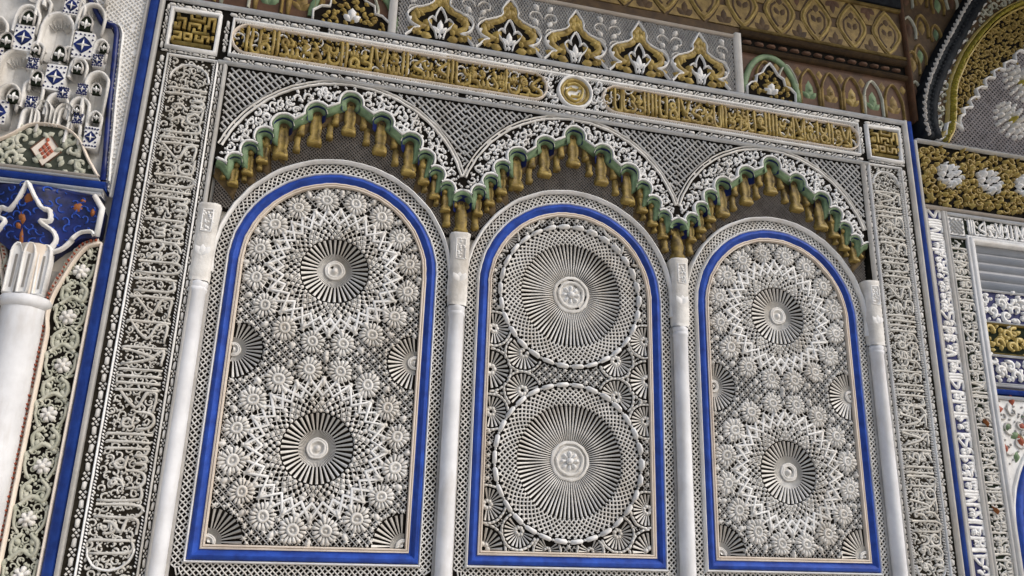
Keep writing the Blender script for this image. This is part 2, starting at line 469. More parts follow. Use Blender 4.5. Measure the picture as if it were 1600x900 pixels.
def flower_mesh(m):
    mb = MB()
    for k in range(16):
        a = k * PI / 8
        gem(mb, PETAL, [(0.017 * math.cos(a), 0.017 * math.sin(a))], a + .1 * (rng.random() - .5), (0.030 * (.85 + .25 * rng.random()), 0.027 * (.8 + .3 * rng.random())), 0.002, 0.011 + .004 * rng.random(), .6, .15)
    lathe(mb, (0, 0), [(0.022, 0.010), (0.018, .017), (0.013, .017), (0.010, .006), (0.006, .006), (0.005, .013), (0, .015)], 14)
    me = mb.mesh('flower'); me.materials.append(m); return me
FLOWERS = [flower_mesh(PL) for _ in range(4)]

def sunburst(parent, c, r0, r1, n, reg, name, boss=True, x0=0.0, H=HP):
    mb = MB()
    pts, a = polar(c, 1, n)
    for an in a:
        d = np.array([math.cos(an), math.sin(an)])
        p = np.array(c) + np.array([[r0 * 1.05], [r1]]) * d
        m_ = np.array(c) + d * (r0 * .35 + r1 * .65)
        if reg is not None and not reg(m_[0:1] - x0, m_[1:2])[0]: continue
        wi = 2 * PI * r0 / n * .50; wo = 2 * PI * r1 / n * .50
        sweep(mb, p, GAB(1, H, H + .0055, .75), ws=[wi, wo])
    for k in range(2 * n):
        d = np.array([math.cos(k * PI / n), math.sin(k * PI / n)]); m_ = np.array(c) + d * r0
        if reg is not None and not reg(m_[0:1] - x0, m_[1:2])[0]: continue
        w_ = PI * r0 / n
        sweep(mb, np.array(c) + np.array([[r0 * .55], [r0 * 1.05]]) * d, GAB(1, H, H + .0045, .6), ws=[w_ * .40, w_ * .68])
    o = mb.build(name, PL, parent, loc=(c[0], c[1], H))
    if boss:
        bb = MB()
        k = r0 / .07
        pr = [(r0 * .62, H), (r0 * .60, H + .0095), (r0 * .54, H + .0105), (r0 * .50, H + .0075), (r0 * .46, H + .0105), (r0 * .38, H + .0115), (r0 * .34, H + .0005), (r0 * .2, H + .0005), (r0 * .17, H + .010), (0, H + .013)]
        if reg is None or all(reg(np.array([c[0] + s * r0 - x0]), np.array([c[1]]))[0] for s in (-1, 1)): lathe(bb, c, pr, 40)
        else:
            ang = np.linspace(0, 2 * PI, 72, endpoint=False)
            ok = reg(c[0] + r0 * .6 * np.cos(ang) - x0, c[1] + r0 * .6 * np.sin(ang))
            if ok.any():
                idx = np.flatnonzero(ok)
                # longest run on the circle
                st = [i for i in idx if not ok[i - 1]]
                s0 = st[0] if st else 0
                lathe(bb, c, pr, 20, ang[s0] - .04, ang[s0] + ok.sum() * 2 * PI / 72)
        bb.build('boss', PL, o)
    return o

def arched_panel(x0, kind, label):
    t = thing('arched_panel', label, 'carved panel', x0, -0.09, HP, 'carved arched panels of the blind arcade')
    hw_in = 0.352
    # ground
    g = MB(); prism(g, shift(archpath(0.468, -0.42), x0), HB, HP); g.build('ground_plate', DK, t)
    # lattice border: three rows of studs
    lb = MB()
    band_net(lb, shift(archpath(.4365, -.0315, n=60), x0), -.0215, .0215, .0215, .0050, HP, HP + .005)
    rgb = lambda u, z: (np.abs(u - x0) < .455) & (z < -.058) & (z > -.42)
    for sg in (-1, 1): hatch(lb, rgb, (x0 - .46, x0 + .46, -.42, -.05), sg * PI / 4, .0152, .0048, HP, HP + .005 + .0003 * sg)
    lb.build('lattice_border', PL, t, stuff=True)
    # mouldings
    m_ = MB()
    sweep(m_, shift(arc((0, ZC), .468, -8, 188, 60), x0), ROLL(.016, HP, HP + .030)); m_.build('outer_moulding', PW, t, smooth=True)
    m_ = MB(); sweep(m_, shift(archpath(.411, -.006, n=60), x0), ROLL(.011, HP, HP + .022), True); m_.build('white_moulding', PW, t, smooth=True)
    m_ = MB(); sweep(m_, shift(archpath(.388, .018, n=60), x0), [(-.018, HP), (-.017, HP + .018), (-.010, HP + .026), (-.002, HP + .028), (.006, HP + .022), (.012, HP + .012), (.018, HP + .010), (.0185, HP)], True)
    m_.build('blue_moulding', BL, t, smooth=True)
    m_ = MB(); sweep(m_, shift(archpath(.3605, .0455, n=60), x0), [(-.0095, HP), (-.0085, HP + .016), (-.004, HP + .018), (-.001, HP + .012), (.002, HP + .019), (.006, HP + .019), (.0085, HP)], True)
    m_.build('cream_moulding', PK, t, smooth=True)
    # field
    P = archpath(hw_in, .054, n=60); inside = inpoly(P)
    fill = MB()
    cs = [(x0, 1.108), (x0, .405)]
    if kind == 'rosette':
        first = None
        sub = []
        for c in cs:
            sunburst(t, c, .066, .132, 38, None, 'sunburst')
            polar_net(fill, c, .137, .288, 48, .0028, .0040, HP, HP + .0040, 9)
            for r_, n_, ph, sz in ((.1425, 38, .5, .0080), (.157, 38, 0, .0076), (.1715, 38, .5, .0082), (.188, 32, 0, .0098), (.203, 32, .5, .0074), (.268, 32, 0, .0092), (.245, 16, 0, .0085)):
                ring, a = polar(c, r_, n_, ph); gem(fill, OCT, ring, a, sz * (.85 + .3 * rng.random(n_)), HP, HP + .0085, .6, .2)
            for k_ in range(16):
                for ph, rr_ in ((0, .230), (.5, .238)):
                    an = (k_ + ph) * PI / 8; q0 = np.array(c) + rr_ * np.array([math.cos(an), math.sin(an)])
                    ring, a = polar(q0, .0145, 6, .25); gem(fill, DIA, ring, a, (.0098, .0052), HP, HP + .0065, .65, .15)
            st_ = MB()
            for ph in (0, 1):
                n = 32; aa = np.arange(n) * 2 * PI / n
                rr = np.where((np.arange(n) + ph) % 2 == 0, .200, .266)
                sweep(st_, np.stack([c[0] + rr * np.cos(aa), c[1] + rr * np.sin(aa)], 1), GAB(.0102, HP, HP + .0078 + .0008 * ph, .7), True)
            st_.build('star_strap', PW, t, loc=(c[0], c[1], HP))
            ring, a = polar(c, .275, 16, 0); gem(fill, LEAF, ring, a + PI, (.040, .032), HP, HP + .0115, .5, .2)
            ring, a = polar(c, .2495, 16, .5); gem(fill, OCT, ring, a, .010, HP, HP + .011, .6, .2)
            ring, a = polar(c, .302, 16, .5)
            for q, an in zip(ring, a):
                if not inside(np.array([q[0] - x0]), np.array([q[1]]))[0]: continue
                o = put('flower', FLOWERS[len(sub) % 4], t, (q[0], -HP, q[1])); o.rotation_euler = (0, -an + .2 * (rng.random() - .5), 0); f_ = 1.0 + .14 * rng.random(); o.scale = (f_, 1, f_)
                sub.append(q)
            ring, a = polar(c, .342, 16, 0)
            ok = inside(ring[:, 0] - x0, ring[:, 1]); gem(fill, HEX, ring[ok], a[ok], (.017, .012), HP, HP + .011, .5, .3)
        sub = np.array(sub)
        sides = [(x0 - .345, .757), (x0 + .345, .757)]; cors = [(x0 - .345, .060), (x0 + .345, .060)]
        for c in sides: sunburst(t, c, .045, .105, 34, inside, 'half_sunburst', True, x0)
        for c in cors: sunburst(t, c, .045, .115, 34, inside, 'corner_sunburst', True, x0)
        for c in sides + cors:
            rr_ = .119 if c in sides else .130
            ring, a = polar(c, rr_, 30); ok = inside(ring[:, 0] - x0, ring[:, 1]); gem(fill, OCT, ring[ok], a[ok], .0066, HP, HP + .009, .6, .2)
        def reg(u, z):
            ok = inside(u - x0, z)
            for c in cs: ok &= (np.hypot(u - c[0], z - c[1]) > .284)
            for c in sides: ok &= np.hypot(u - c[0], z - c[1]) > .108
            for c in cors: ok &= np.hypot(u - c[0], z - c[1]) > .118
            for q in sub: ok &= np.hypot(u - q[0], z - q[1]) > .043
            return ok
        for sg in (-1, 1): hatch(fill, reg, (x0 - .36, x0 + .36, .04, 1.48), sg * PI / 4, .0160, .0042, HP, HP + .0045 + .0003 * sg)
        q = studs(reg, (x0 - .36, x0 + .36, .04, 1.48), .032, PI / 4, .002)
        for k_ in range(3): gem(fill, DIA, q, k_ * PI / 3 + .2, (.0145, .0050), HP, HP + .0075 + .0006 * k_, .6, .2)
    else:
        fans = []
        for c in cs:
            w = MB()
            n = 76
            _, a = polar(c, 1, n)
            for an in a:
                d = np.array([math.cos(an), math.sin(an)])
                p = np.array(c) + np.array([[.079], [.132], [.222]]) * d
                sweep(w, p, GAB(1, HP, HP + .0055, .75), ws=[.0036, .0056, .0082])
            o = w.build('wheel', PL, t, loc=(c[0], c[1], HP))
            bb = MB()
            lathe(bb, c, [(.082, HP + .0), (.081, HP + .008), (.075, HP + .011), (.070, HP + .010), (.069, HP + .0005), (.061, HP + .0005), (.060, HP + .009), (.055, HP + .011), (.050, HP + .009), (.047, HP + .0008), (.0, HP + .0008)], 72)
            bb.build('hub_ring', PL, o, smooth=True)
            bb = MB()
            ring, a = polar(c, .014, 8); gem(bb, PETAL, ring, a, (.028, .034), HP + .001, HP + .012, .5, .2)
            lathe(bb, c, [(.014, HP + .004), (.012, HP + .02), (.006, HP + .024), (0, HP + .025)], 12); bb.build('hub_flower', PW, o)
            polar_net(fill, c, .2245, .300, 74, .0050, .0064, HP, HP + .0060, 6)
            br = MB()
            n = 30
            ring, a = polar(c, .3125, n); ok = inside(ring[:, 0] - x0, ring[:, 1])
            gem(br, LONG, ring[ok], a[ok] + PI / 2, (.031, .030), HP, HP + .022, .6, .2)
            ring, a = polar(c, .3125, n, .5); gem(br, OCT, ring, a, .0055, HP, HP + .0105, .6, .3)
            br.build('beaded_ring', PW, t, loc=(c[0], c[1], HP))
        spots = [(.345, .757, .088), (.205, .835, .078), (.205, .680, .078), (.335, .93, .072), (.335, .585, .072),
                 (.345, .060, .088), (.205, .128, .070), (.335, .225, .072), (.09, .058, .055), (.30, 1.335, .06), (.20, 1.44, .05)]
        wheel_out = lambda u, z: np.minimum(np.hypot(u - x0, z - 1.108), np.hypot(u - x0, z - .405)) > .327
        done = []
        for (du, z, r_) in spots:
            for sg in (-1, 1):
                c = (x0 + sg * du, z)
                def rg(u, zz, c=c, r_=r_):
                    ok = inside(u, zz) & wheel_out(u + x0, zz)
                    for c2, r2 in done: ok &= np.hypot(u + x0 - c2[0], zz - c2[1]) > r2 * .95
                    return ok
                sunburst(t, c, r_ * .30, r_ * .86, 22, rg, 'fan_rosette', False, x0)
                ring, a = polar(c, r_, 26); ok = rg(ring[:, 0] - x0, ring[:, 1]); gem(fill, LONG, ring[ok], a[ok] + PI / 2, (.011, .015), HP, HP + .011, .6, .2)
                ring, a = polar(c, r_ * .2, 7); ok = rg(ring[:, 0] - x0, ring[:, 1]); gem(fill, OCT, ring[ok], a[ok], r_ * .12, HP, HP + .0095, .6, .2)
                done.append((c, r_))
        def reg(u, z):
            ok = inside(u - x0, z) & wheel_out(u, z)
            for c2, r2 in done: ok &= np.hypot(u - c2[0], z - c2[1]) > r2 * 1.1
            return ok
        for sg in (-1, 1): hatch(fill, reg, (x0 - .36, x0 + .36, .04, 1.48), sg * PI / 4, .0160, .0042, HP, HP + .0045 + .0003 * sg)
        q = studs(reg, (x0 - .36, x0 + .36, .04, 1.48), .032, PI / 4, .002)
        for k_ in range(3): gem(fill, DIA, q, k_ * PI / 3 + .2, (.0145, .0050), HP, HP + .0075 + .0006 * k_, .6, .2)
    fill.build('strapwork', PL, t, stuff=True)
    return t

arched_panel(-1.0, 'rosette', 'arched panel with two flower rosettes, nearest the muqarnas niche and thick column')
arched_panel(0.0, 'wheel', 'arched panel between the other two, with two big spoked wheels ringed in white beads')
arched_panel(1.0, 'rosette', 'arched panel with two flower rosettes, next to the grey shutter wall')

# ------------------------------------------------------------------ engaged columns
def column(x, label):
    t = thing('engaged_column', label, 'column', x, -1.6, 0.0, 'slender white columns between the arched panels')
    s = MB(); turned(s, x, HP + .022, [(.046, -1.6), (.046, -1.5), (.034, -1.46), (.0325, .0), (.032, .4), (.0315, .8), (.031, .960), (.0345, .966), (.0345, .976), (.0315, .980), (.034, .990), (.034, 1.0), (.030, 1.005)], 28); s.build('shaft', CW, t, smooth=True)
    c = MB(); rect(c, x - .0405, x + .0405, -1.6, 1.002, HB, HP + .004); c.build('pilaster', PG, t)
    c = MB()
    w = .038
    pr = [(-w, HB), (-w, HP + .040), (-w + .014, HP + .055), (w - .014, HP + .055), (w, HP + .040), (w, HB)]
    secs = []
    for z, k in ((1.004, .90), (1.02, .98), (1.30, 1.02), (1.306, 1.08), (1.318, 1.08)):
        secs.append(np.array([(x + a * k, z, h if h < -.03 else HP + (h - HP) * (.9 + .1 * k)) for a, h in pr]))
    bs = loft(c, secs)
    for bb in (bs[0], bs[-1]): c.quads([[bb, bb + 1, bb + 4, bb + 5], [bb + 1, bb + 2, bb + 3, bb + 4]])
    c.build('capital', PL, t)
    f = MB(); h0 = HP + .0545
    rect(f, x - .019, x + .019, 1.20, 1.290, h0 - .002, h0 + .0012)
    f.build('capital_inlay', PG, t)
    f = MB()
    q = studs(lambda u, z: (np.abs(u - x) < .016) & (z > 1.204) & (z < 1.286), (x - .02, x + .02, 1.2, 1.29), .0115, .5)
    gem(f, LEAF, q, rng.random(len(q)) * 6.3, .0145, h0 + .001, h0 + .004, .6, .2)
    sweep(f, A((x - .019, 1.20), (x + .019, 1.20), (x + .019, 1.29), (x - .019, 1.29)), ROOF(.006, h0, h0 + .005), True)
    gem(f, LEAF, [(x, 1.10)] * 3, A(1.57, 1.0, 2.14).ravel(), .05, h0 - .001, h0 + .002, .7, .1)
    f.build('capital_carving', PW, t, stuff=True)
    return t
column(-1.5, 'slender white column beside the tall white inscription band on the niche side')
column(-0.5, 'slender white column between the first flower panel and the wheel panel')
column(0.5, 'slender white column between the wheel panel and the panel near the shutter wall')
column(1.5, 'slender white column next to the inscription band by the shutter wall')

# ------------------------------------------------------------------ muqarnas arches and spandrels
LOBES = [(0, 1.850, .045), (.135, 1.780, .045), (.262, 1.703, .045), (.330, 1.640, .036), (.380, 1.572, .033), (.430, 1.512, .031)]
def half_path():
    pts = []
    for i, (x, z, r_) in enumerate(LOBES):
        a0 = 90 if i == 0 else 148
        pts.append(arc((x, z), r_, a0, -18, 12 if i else 9))
    pts.append(arc((.5, 1.462), .046, 150, 90, 6))
    return np.concatenate(pts)
HPATH = half_path()
LPATH = np.concatenate([np.stack([-HPATH[::-1, 0], HPATH[::-1, 1]], 1), HPATH[1:]])

def cell_meshes():
    hood = MB(); secs = []
    for r_, h, dz in ((.036, .014, 0), (.033, .004, .0), (.026, -.010, .001), (.014, -.026, .002)):
        p = np.concatenate([[(r_, -.035)], arc((0, dz), r_, 0, 180, 13), [(-r_, -.035)]])
        secs.append(np.column_stack([p, np.full(len(p), h)]))
    loft(hood, secs)
    b = hood.add([-.015, .015, .015, -.015], [-.05, -.05, .02, .02], -.0262); hood.quads([[b, b + 1, b + 2, b + 3]])
    mh = hood.mesh('muqarnas_cell'); mh.materials.append(BD)
    co = MB(); secs = []
    for z, w, h in ((.022, .012, -.022), (-.01, .019, -.010), (-.05, .024, -.002), (-.080, .022, .000), (-.098, .018, -.002), (-.110, .024, .004), (-.128, .029, .010), (-.138, .029, .010), (-.142, .026, .000), (-.143, .0, -.03)):
        secs.append(np.array([(-w, z, -.031), (-w, z, h - .006), (-w * .55, z, h), (-w * .35, z, h - .004), (w * .35, z, h - .004), (w * .55, z, h), (w, z, h - .006), (w, z, -.031)]))
    loft(co, secs)
    mc = co.mesh('corbel'); mc.materials.append(CB)
    ft = MB(); secs = []
    for z, w, h in ((-.122, .020, -.01), (-.1225, .022, .006), (-.132, .027, .0105), (-.143, .027, .0105), (-.1445, .025, .002), (-.1447, 0, -.03)):
        secs.append(np.array([(-w, z, -.031), (-w, z, h - .003), (-w * .6, z, h), (w * .6, z, h), (w, z, h - .003), (w, z, -.031)]))
    loft(ft, secs); mf = ft.mesh('corbel_foot'); mf.materials.append(GO)
    mw = []
    for sg in (-1, 1):
        wi = MB(); secs = []
        for z, dx, w, h in ((-.016, .056, .006, -.02), (-.03, .056, .011, -.010), (-.060, .056, .012, -.008), (-.078, .055, .011, -.006), (-.088, .055, .014, .000), (-.104, .055, .014, .000), (-.107, .055, .010, -.01), (-.108, .055, 0, -.03)):
            secs.append(np.array([(sg * dx - w, z, -.031), (sg * dx - w, z, h - .004), (sg * dx, z, h), (sg * dx + w, z, h - .004), (sg * dx + w, z, -.031)]))
        loft(wi, secs)
        me = wi.mesh('side_corbel'); me.materials.append(CB); mw.append(me)
    return mh, mc, mw, mf
M_HOOD, M_CORB, M_WING, M_FOOT = cell_meshes()
def cell(parent, x, z, s):
    o = put('muqarnas_cell', M_HOOD, parent, (x, 0, z)); o.scale = (s * 1.1, 1, s)
    put('corbel', M_CORB, o, (x, 0, z))
    put('corbel_foot', M_FOOT, o, (x, 0, z))
    for w in M_WING: put('side_corbel', w, o, (x, 0, z))
    return o
def muqarnas(x0, label):
    t = thing('muqarnas_arch', label, 'muqarnas arch', x0, 1.46, 0.0, 'green and gold scalloped muqarnas arches')
    p = shift(LPATH, x0)
    m_ = MB(); sweep(m_, p, [(-.026, -.014), (-.024, -.002), (-.018, .004), (-.011, .006), (-.007, .012), (-.001, .014), (.001, HF)]); m_.build('green_moulding', GR, t)
    m_ = MB(); sweep(m_, p, [(.0012, HF), (.002, .017), (.006, .020), (.011, .016), (.012, HF)]); m_.build('white_edging', PW, t)
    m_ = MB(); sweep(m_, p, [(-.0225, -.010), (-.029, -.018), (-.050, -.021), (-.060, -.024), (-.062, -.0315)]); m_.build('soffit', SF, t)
    for i, (x, z, r_) in enumerate(LOBES):
        for sg in ((1,) if i == 0 else (-1, 1)):
            m_ = MB(); lathe(m_, (x0 + sg * x, z), [(r_ * .80, .004), (r_ * .86, .0125), (r_ * .92, .0125), (r_ * .95, .004)], 20, 0, PI)
            m_.build('hood_rim', LG, t)
    for i, (x, z, r_) in enumerate(LOBES):
        for sg in ((1,) if i == 0 else (-1, 1)): cell(t, x0 + sg * x, z - .004, r_ / .047)
    # net ground between the corbels and the white arch
    env = np.concatenate([p - np.array([0, .03]), A((x0 + .5, 1.32), (x0 - .5, 1.32))]); f0 = inpoly(env)
    rg = lambda u, z: f0(u, z) & (np.hypot(u - x0, z - ZC) > .478)
    net = MB()
    hatch(net, rg, (x0 - .5, x0 + .5, 1.3, 1.9), PI / 4, .0105, .0055, HP, HP + .006)
    hatch(net, rg, (x0 - .5, x0 + .5, 1.3, 1.9), -PI / 4, .0105, .0055, HP, HP + .0065)
    net.build('net', NG, t, stuff=True)
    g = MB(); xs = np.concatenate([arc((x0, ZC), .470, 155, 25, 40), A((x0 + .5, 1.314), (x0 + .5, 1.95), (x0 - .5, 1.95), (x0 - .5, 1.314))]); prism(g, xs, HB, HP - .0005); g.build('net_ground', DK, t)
    return t
muqarnas(-1.0, 'green edged scalloped arch with gold drops above the flower panel by the niche')
muqarnas(0.0, 'green edged scalloped arch with gold drops above the spoked wheel panel')
muqarnas(1.0, 'green edged scalloped arch with gold drops above the flower panel by the shutter wall')
def pendant(x, label):
    t = thing('muqarnas_pendant', label, 'muqarnas pendant', x, 1.32, 0.0, 'gold pendants on the column capitals')
    m_ = MB(); lathe(m_, (x, 1.462), [(.020, -.02), (.024, .002), (.032, .012), (.040, .014), (.045, .016), (.046, HF)], 24, 0, PI); m_.build('green_moulding', GR, t)
    cell(t, x, 1.455, 1.0)
    s = MB(); secs = []
    for z, w, h in ((1.43, .020, -.004), (1.38, .024, .012), (1.34, .020, .010), (1.322, .030, .020), (1.3195, .028, .01)):
        secs.append(np.array([(x - w, z, -.031), (x - w, z, h - .006), (x - w * .4, z, h), (x + w * .4, z, h), (x + w, z, h - .006), (x + w, z, -.031)]))
    loft(s, secs); s.build('drop', CB, t)
pendant(-0.5, 'gold pendant under the green hood, on the column by the first flower panel')
pendant(0.5, 'gold pendant under the green hood, on the column between wheel panel and far flower panel')

def spandrel(x0, label):
    t = thing('arch_spandrel', label, 'carved spandrel', x0, 1.51, 0.0, 'white carved spandrels above the scalloped arches')
    p = shift(LPATH, x0)
    xl, xr = (x0 - .5 if x0 > -.9 else -1.512), (x0 + .5 if x0 < .9 else 1.512)
    bot = np.concatenate([A((xl, p[0, 1])), p, A((xr, p[-1, 1]))]) if False else p
    poly = np.concatenate([bot, [(xr, p[-1, 1] - .0005), (xr, 1.938), (xl, 1.938), (xl, p[0, 1] - .0005)]])
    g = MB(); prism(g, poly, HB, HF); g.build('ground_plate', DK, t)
    inside = inpoly(poly)
    R0, CZ = .522, 1.420
    cl, cr = (x0 - 1, CZ), (x0 + 1, CZ)
    half = math.degrees(math.acos(min(1, .4965 / R0)))
    m_ = MB()
    ap = arc((x0, CZ), R0, half, 180 - half, 60)
    sweep(m_, ap, [(-.012, HF), (-.0112, .007), (-.0088, .009), (-.0060, .007), (-.0055, -.0005), (.0015, -.0005), (.002, .008), (.005, .010), (.009, .010), (.0105, .008), (.011, HF)])
    m_.build('arch_moulding', PL, t)
    rgA = lambda u, z: inside(u, z) & (np.hypot(u - x0, z - CZ) < R0 - .018)
    fl = MB()
    # keep clear of the green edge
    pe = p
    def clear(u, z):
        u = np.asarray(u); d = np.min(np.hypot(u[..., None] - pe[:, 0], np.asarray(z)[..., None] - pe[:, 1]), -1); return d > .016
    rgB = lambda u, z: rgA(u, z) & clear(u, z)
    floral(fl, rgB, (x0 - .52, x0 + .52, 1.45, 1.95), .038, HF, .009, .0080, int(50 + x0 * 3), .021)
    q = studs(rgB, (x0 - .52, x0 + .52, 1.45, 1.95), .026, .3, .008); gem(fl, OCT, q, 0, .0052, HF, .009, .5, .3)
    fl.build('floral_carving', PW, t, stuff=True)
    rgC = lambda u, z: (u > xl + (.004 if xl < -1.5 else -.004)) & (u < xr - (.004 if xr > 1.5 else 0)) & (z < 1.932) & (z > 1.5) & (np.hypot(u - x0, z - CZ) > R0 + .016) & (np.hypot(u - x0, z - CZ) > R0 + .016)
    lt = MB()
    bx = (x0 - .53, x0 + .53, 1.5, 1.95)
    hatch(lt, rgC, bx, -PI / 4, .0205, .0088, HF, .0050)
    hatch(lt, rgC, bx, PI / 4, .030, .0078, HF, .0046)
    lt.build('lattice', PL, t, stuff=True)
    return t
spandrel(-1.0, 'white floral arch band and dark lattice corners above the scalloped arch by the niche')
spandrel(0.0, 'white floral arch band and dark lattice corners above the scalloped arch of the wheel panel')
spandrel(1.0, 'white floral arch band and dark lattice corners above the scalloped arch by the shutter wall')

# ------------------------------------------------------------------ inscription frames
def link_band(mb, p0, p1, w, h0, h1):
    """band of ovals and small lozenges between two lines"""
    p0, p1 = np.array(p0), np.array(p1); L = np.linalg.norm(p1 - p0); a = math.atan2(*(p1 - p0)[::-1]); d = (p1 - p0) / L; nr = np.array([-d[1], d[0]])
    n = max(1, int(round(L / .062))); st = L / n
    c = p0 + d * ((np.arange(n) + .5) * st)[:, None]
    gem(mb, LONG, c, a, (.0165, w * .80), h0, h0 + (h1 - h0) * .5, .75, .1)
    e = p0 + d * (np.arange(n + 1) * st)[:, None]
    e = e[1:-1] if n > 1 else e
    for du, dv in ((0, 0), (-.009, .26), (.009, .26), (-.009, -.26), (.009, -.26)):
        gem(mb, DIA, e + d * du + nr * dv * w, a, (.0062, w * .20), h0, h0 + (h1 - h0) * .5, .7, .1)
def rope(mb, p0, p1, w, h0, h1):
    p0, p1 = np.array(p0), np.array(p1); L = np.linalg.norm(p1 - p0); a = math.atan2(*(p1 - p0)[::-1]); d = (p1 - p0) / L
    n = max(1, int(round(L / (w * 1.15)))); c = p0 + d * ((np.arange(n) + .5) * L / n)[:, None]
    gem(mb, LONG, c, a + .75, (w * .62, w * .75), h0, h0 + (h1 - h0) * .6, .7, .1)
def line(mb, pts, w, h0, h1, closed=False): sweep(mb, A(*pts), ROLL(w, h0, h1, 5), closed)

def vframe(sg, label):
    t = thing('inscription_band', label, 'inscription band', sg * 1.66, -0.42, 0.0, 'upright white inscription bands')
    X = lambda a: sg * a
    zb, zt = -.42, 1.958
    def rc(mb, a, b_, z0, z1, h0, h1): rect(mb, min(X(a), X(b_)), max(X(a), X(b_)), z0, z1, h0, h1)
    g = MB(); rc(g, 1.513, 1.792, zb, zt, HB, HF); g.build('ground_plate', DB, t)
    e = MB(); sweep(e, A((X(1.800), zb), (X(1.800), 2.222)), FLAT(.017, HB, .022)); e.build('outer_edge', PW, t)
    k = MB()
    for a, w in ((1.5645, .010), (1.735, .010)): rope(k, (X(a), zb), (X(a), zt - .012), w, HF, .018)
    k.build('rope_border', PW, t, stuff=True)
    k = MB(); line(k, [(X(1.522), zb), (X(1.522), 1.936)], .016, HF, .022); line(k, [(X(1.5545), zb), (X(1.5545), zt - .012), (X(1.746), zt - .012), (X(1.746), zb)], .008, HF, .017)
    k.build('white_line', PW, t)
    k = MB(); link_band(k, (X(1.539), zb), (X(1.539), zt), .019, HF, .014); link_band(k, (X(1.768), zb), (X(1.768), zt), .030, HF, .014); k.build('link_border', PL, t, stuff=True)
    # cartouche end arcs
    k = MB()
    sweep(k, np.stack([X(1) * arc((1.650, 1.84), .074, 0, 180, 16)[:, 0], arc((1.650, 1.84), .074, 0, 180, 16)[:, 1]], 1), ROOF(.009, HF, .012)); k.build('cartouche_arc', PW, t); k = MB()
    sweep(k, np.stack([X(1) * arc((1.650, .035), .074, 180, 360, 16)[:, 0], arc((1.650, .035), .074, 180, 360, 16)[:, 1]], 1), ROOF(.009, HF, .012))
    k.build('cartouche_arc', PW, t)
    H = .152
    if sg < 0: place = lambda x, y: (-1.5725 - y, .0 + x)
    else: place = lambda x, y: (1.7265 - y, .0 + x)
    script(t, 1.86, H, place, PB, HF, .0075, 11 if sg < 0 else 12, .060)
    fl = MB(); rg = lambda u, z: (np.abs(u) > 1.575) & (np.abs(u) < 1.727) & (z > zb) & (z < 1.94)
    floral(fl, rg, (min(X(1.57), X(1.73)), max(X(1.57), X(1.73)), zb, 1.94), .031, HF, .0058, .0060, 21, .015)
    fl.build('vine_carving', PB, t, stuff=True)
    return t
vframe(-1, 'white carved upright inscription band beside the blue strip and the niche column')
vframe(1, 'white carved upright inscription band beside the blue strip and the shutter wall')

t = thing('inscription_frieze', 'long gold inscription band with central medallion, under the palmette row', 'inscription band', 0, 1.945, 0.0)
g = MB(); rect(g, -1.5515, 1.5515, 1.9385, 2.2085, HB, HF); g.build('ground_plate', DK, t)
k = MB()
for z, w in ((1.946, .013), (2.212, .020)): line(k, [(-1.80 if z > 2 else -1.5515, z), (1.80 if z > 2 else 1.5515, z)], w, HF, .024)
for x0, x1 in ((-1.53, 1.53),): line(k, [(x0 + .016, 1.990), (x1 - .016, 1.990), (x1 - .016, 2.160), (x0 + .016, 2.160)], .011, HF, .020, True)
k.build('white_line', PW, t)
k = MB()
for x in (-1.537, 1.537): link_band(k, (x, 1.985), (x, 2.165), .024, HF, .014)
link_band(k, (-1.55, 1.968), (1.55, 1.968), .026, HF, .014); link_band(k, (-1.55, 2.183), (1.55, 2.183), .028, HF, .014); k.build('link_border', PL, t, stuff=True)
k = MB(); rope(k, (-1.505, 2.000), (1.505, 2.000), .009, HF, .017); rope(k, (-1.505, 2.150), (1.505, 2.150), .009, HF, .017); k.build('rope_border', PW, t, stuff=True)
for (x0, x1, sd_) in ((-1.495, -.155, 31), (.155, 1.495, 32)):
    c = MB(); zc = 2.075; r_ = .068
    pth = np.concatenate([arc((x1 - .05, zc), r_, -90, 90, 14), arc((x0 + .05, zc), r_, 90, 270, 14)])
    sweep(c, pth, ROOF(.012, HF, .019), True); c.build('cartouche_border', PK, t)
    script(t, x1 - x0 - .03, .118, lambda x, y, x0=x0: (x0 + .03 + x, 2.016 + y), GO, HF, .013, sd_, .115)
    ins = inpoly(pth)
    fl = MB(); floral(fl, lambda u, z: ins(u, z), (x0 - .03, x1 + .03, 2.0, 2.15), .06, HF, .008, .006, sd_, .013); fl.build('vine_carving', PL, t, stuff=True)
    fl = MB(); q = studs(ins, (x0, x1, 2.0, 2.15), .019, .4, .008); gem(fl, LEAF, q, rng.random(len(q)) * 6.3, .018, HF, .009, .55, .2); fl.build('gold_leaves_carving', GO, t, stuff=True)
fl = MB(); rg = lambda u, z: (((np.abs(u) < .15) & (np.hypot(u, z - 2.079) > .09)) | ((np.abs(u) > 1.455) & (np.hypot(np.abs(u) - 1.445, z - 2.075) > .08) & (np.abs(u) < 1.506))) & (z > 2.0) & (z < 2.15)
floral(fl, rg, (-1.53, 1.53, 2.0, 2.15), .034, HF, .016, .007, 5, .014); fl.build('corner_carving', PW, t, stuff=True)
md = MB(); lathe(md, (0, 2.077), [(.087, HF), (.085, .018), (.079, .022), (.074, .018), (.072, .004), (0, .004)], 36); md.build('medallion', PW, t)
md2 = MB(); lathe(md2, (0, 2.077), [(.071, .0045), (.070, .012), (.060, .014), (.057, .0055), (.052, .0045)], 32); lathe(md2, (0, 2.077), [(.0505, .0042), (.049, .0058), (.046, .0043)], 32); mo = md2.build('medallion_disc', GO, t)
md3 = MB()
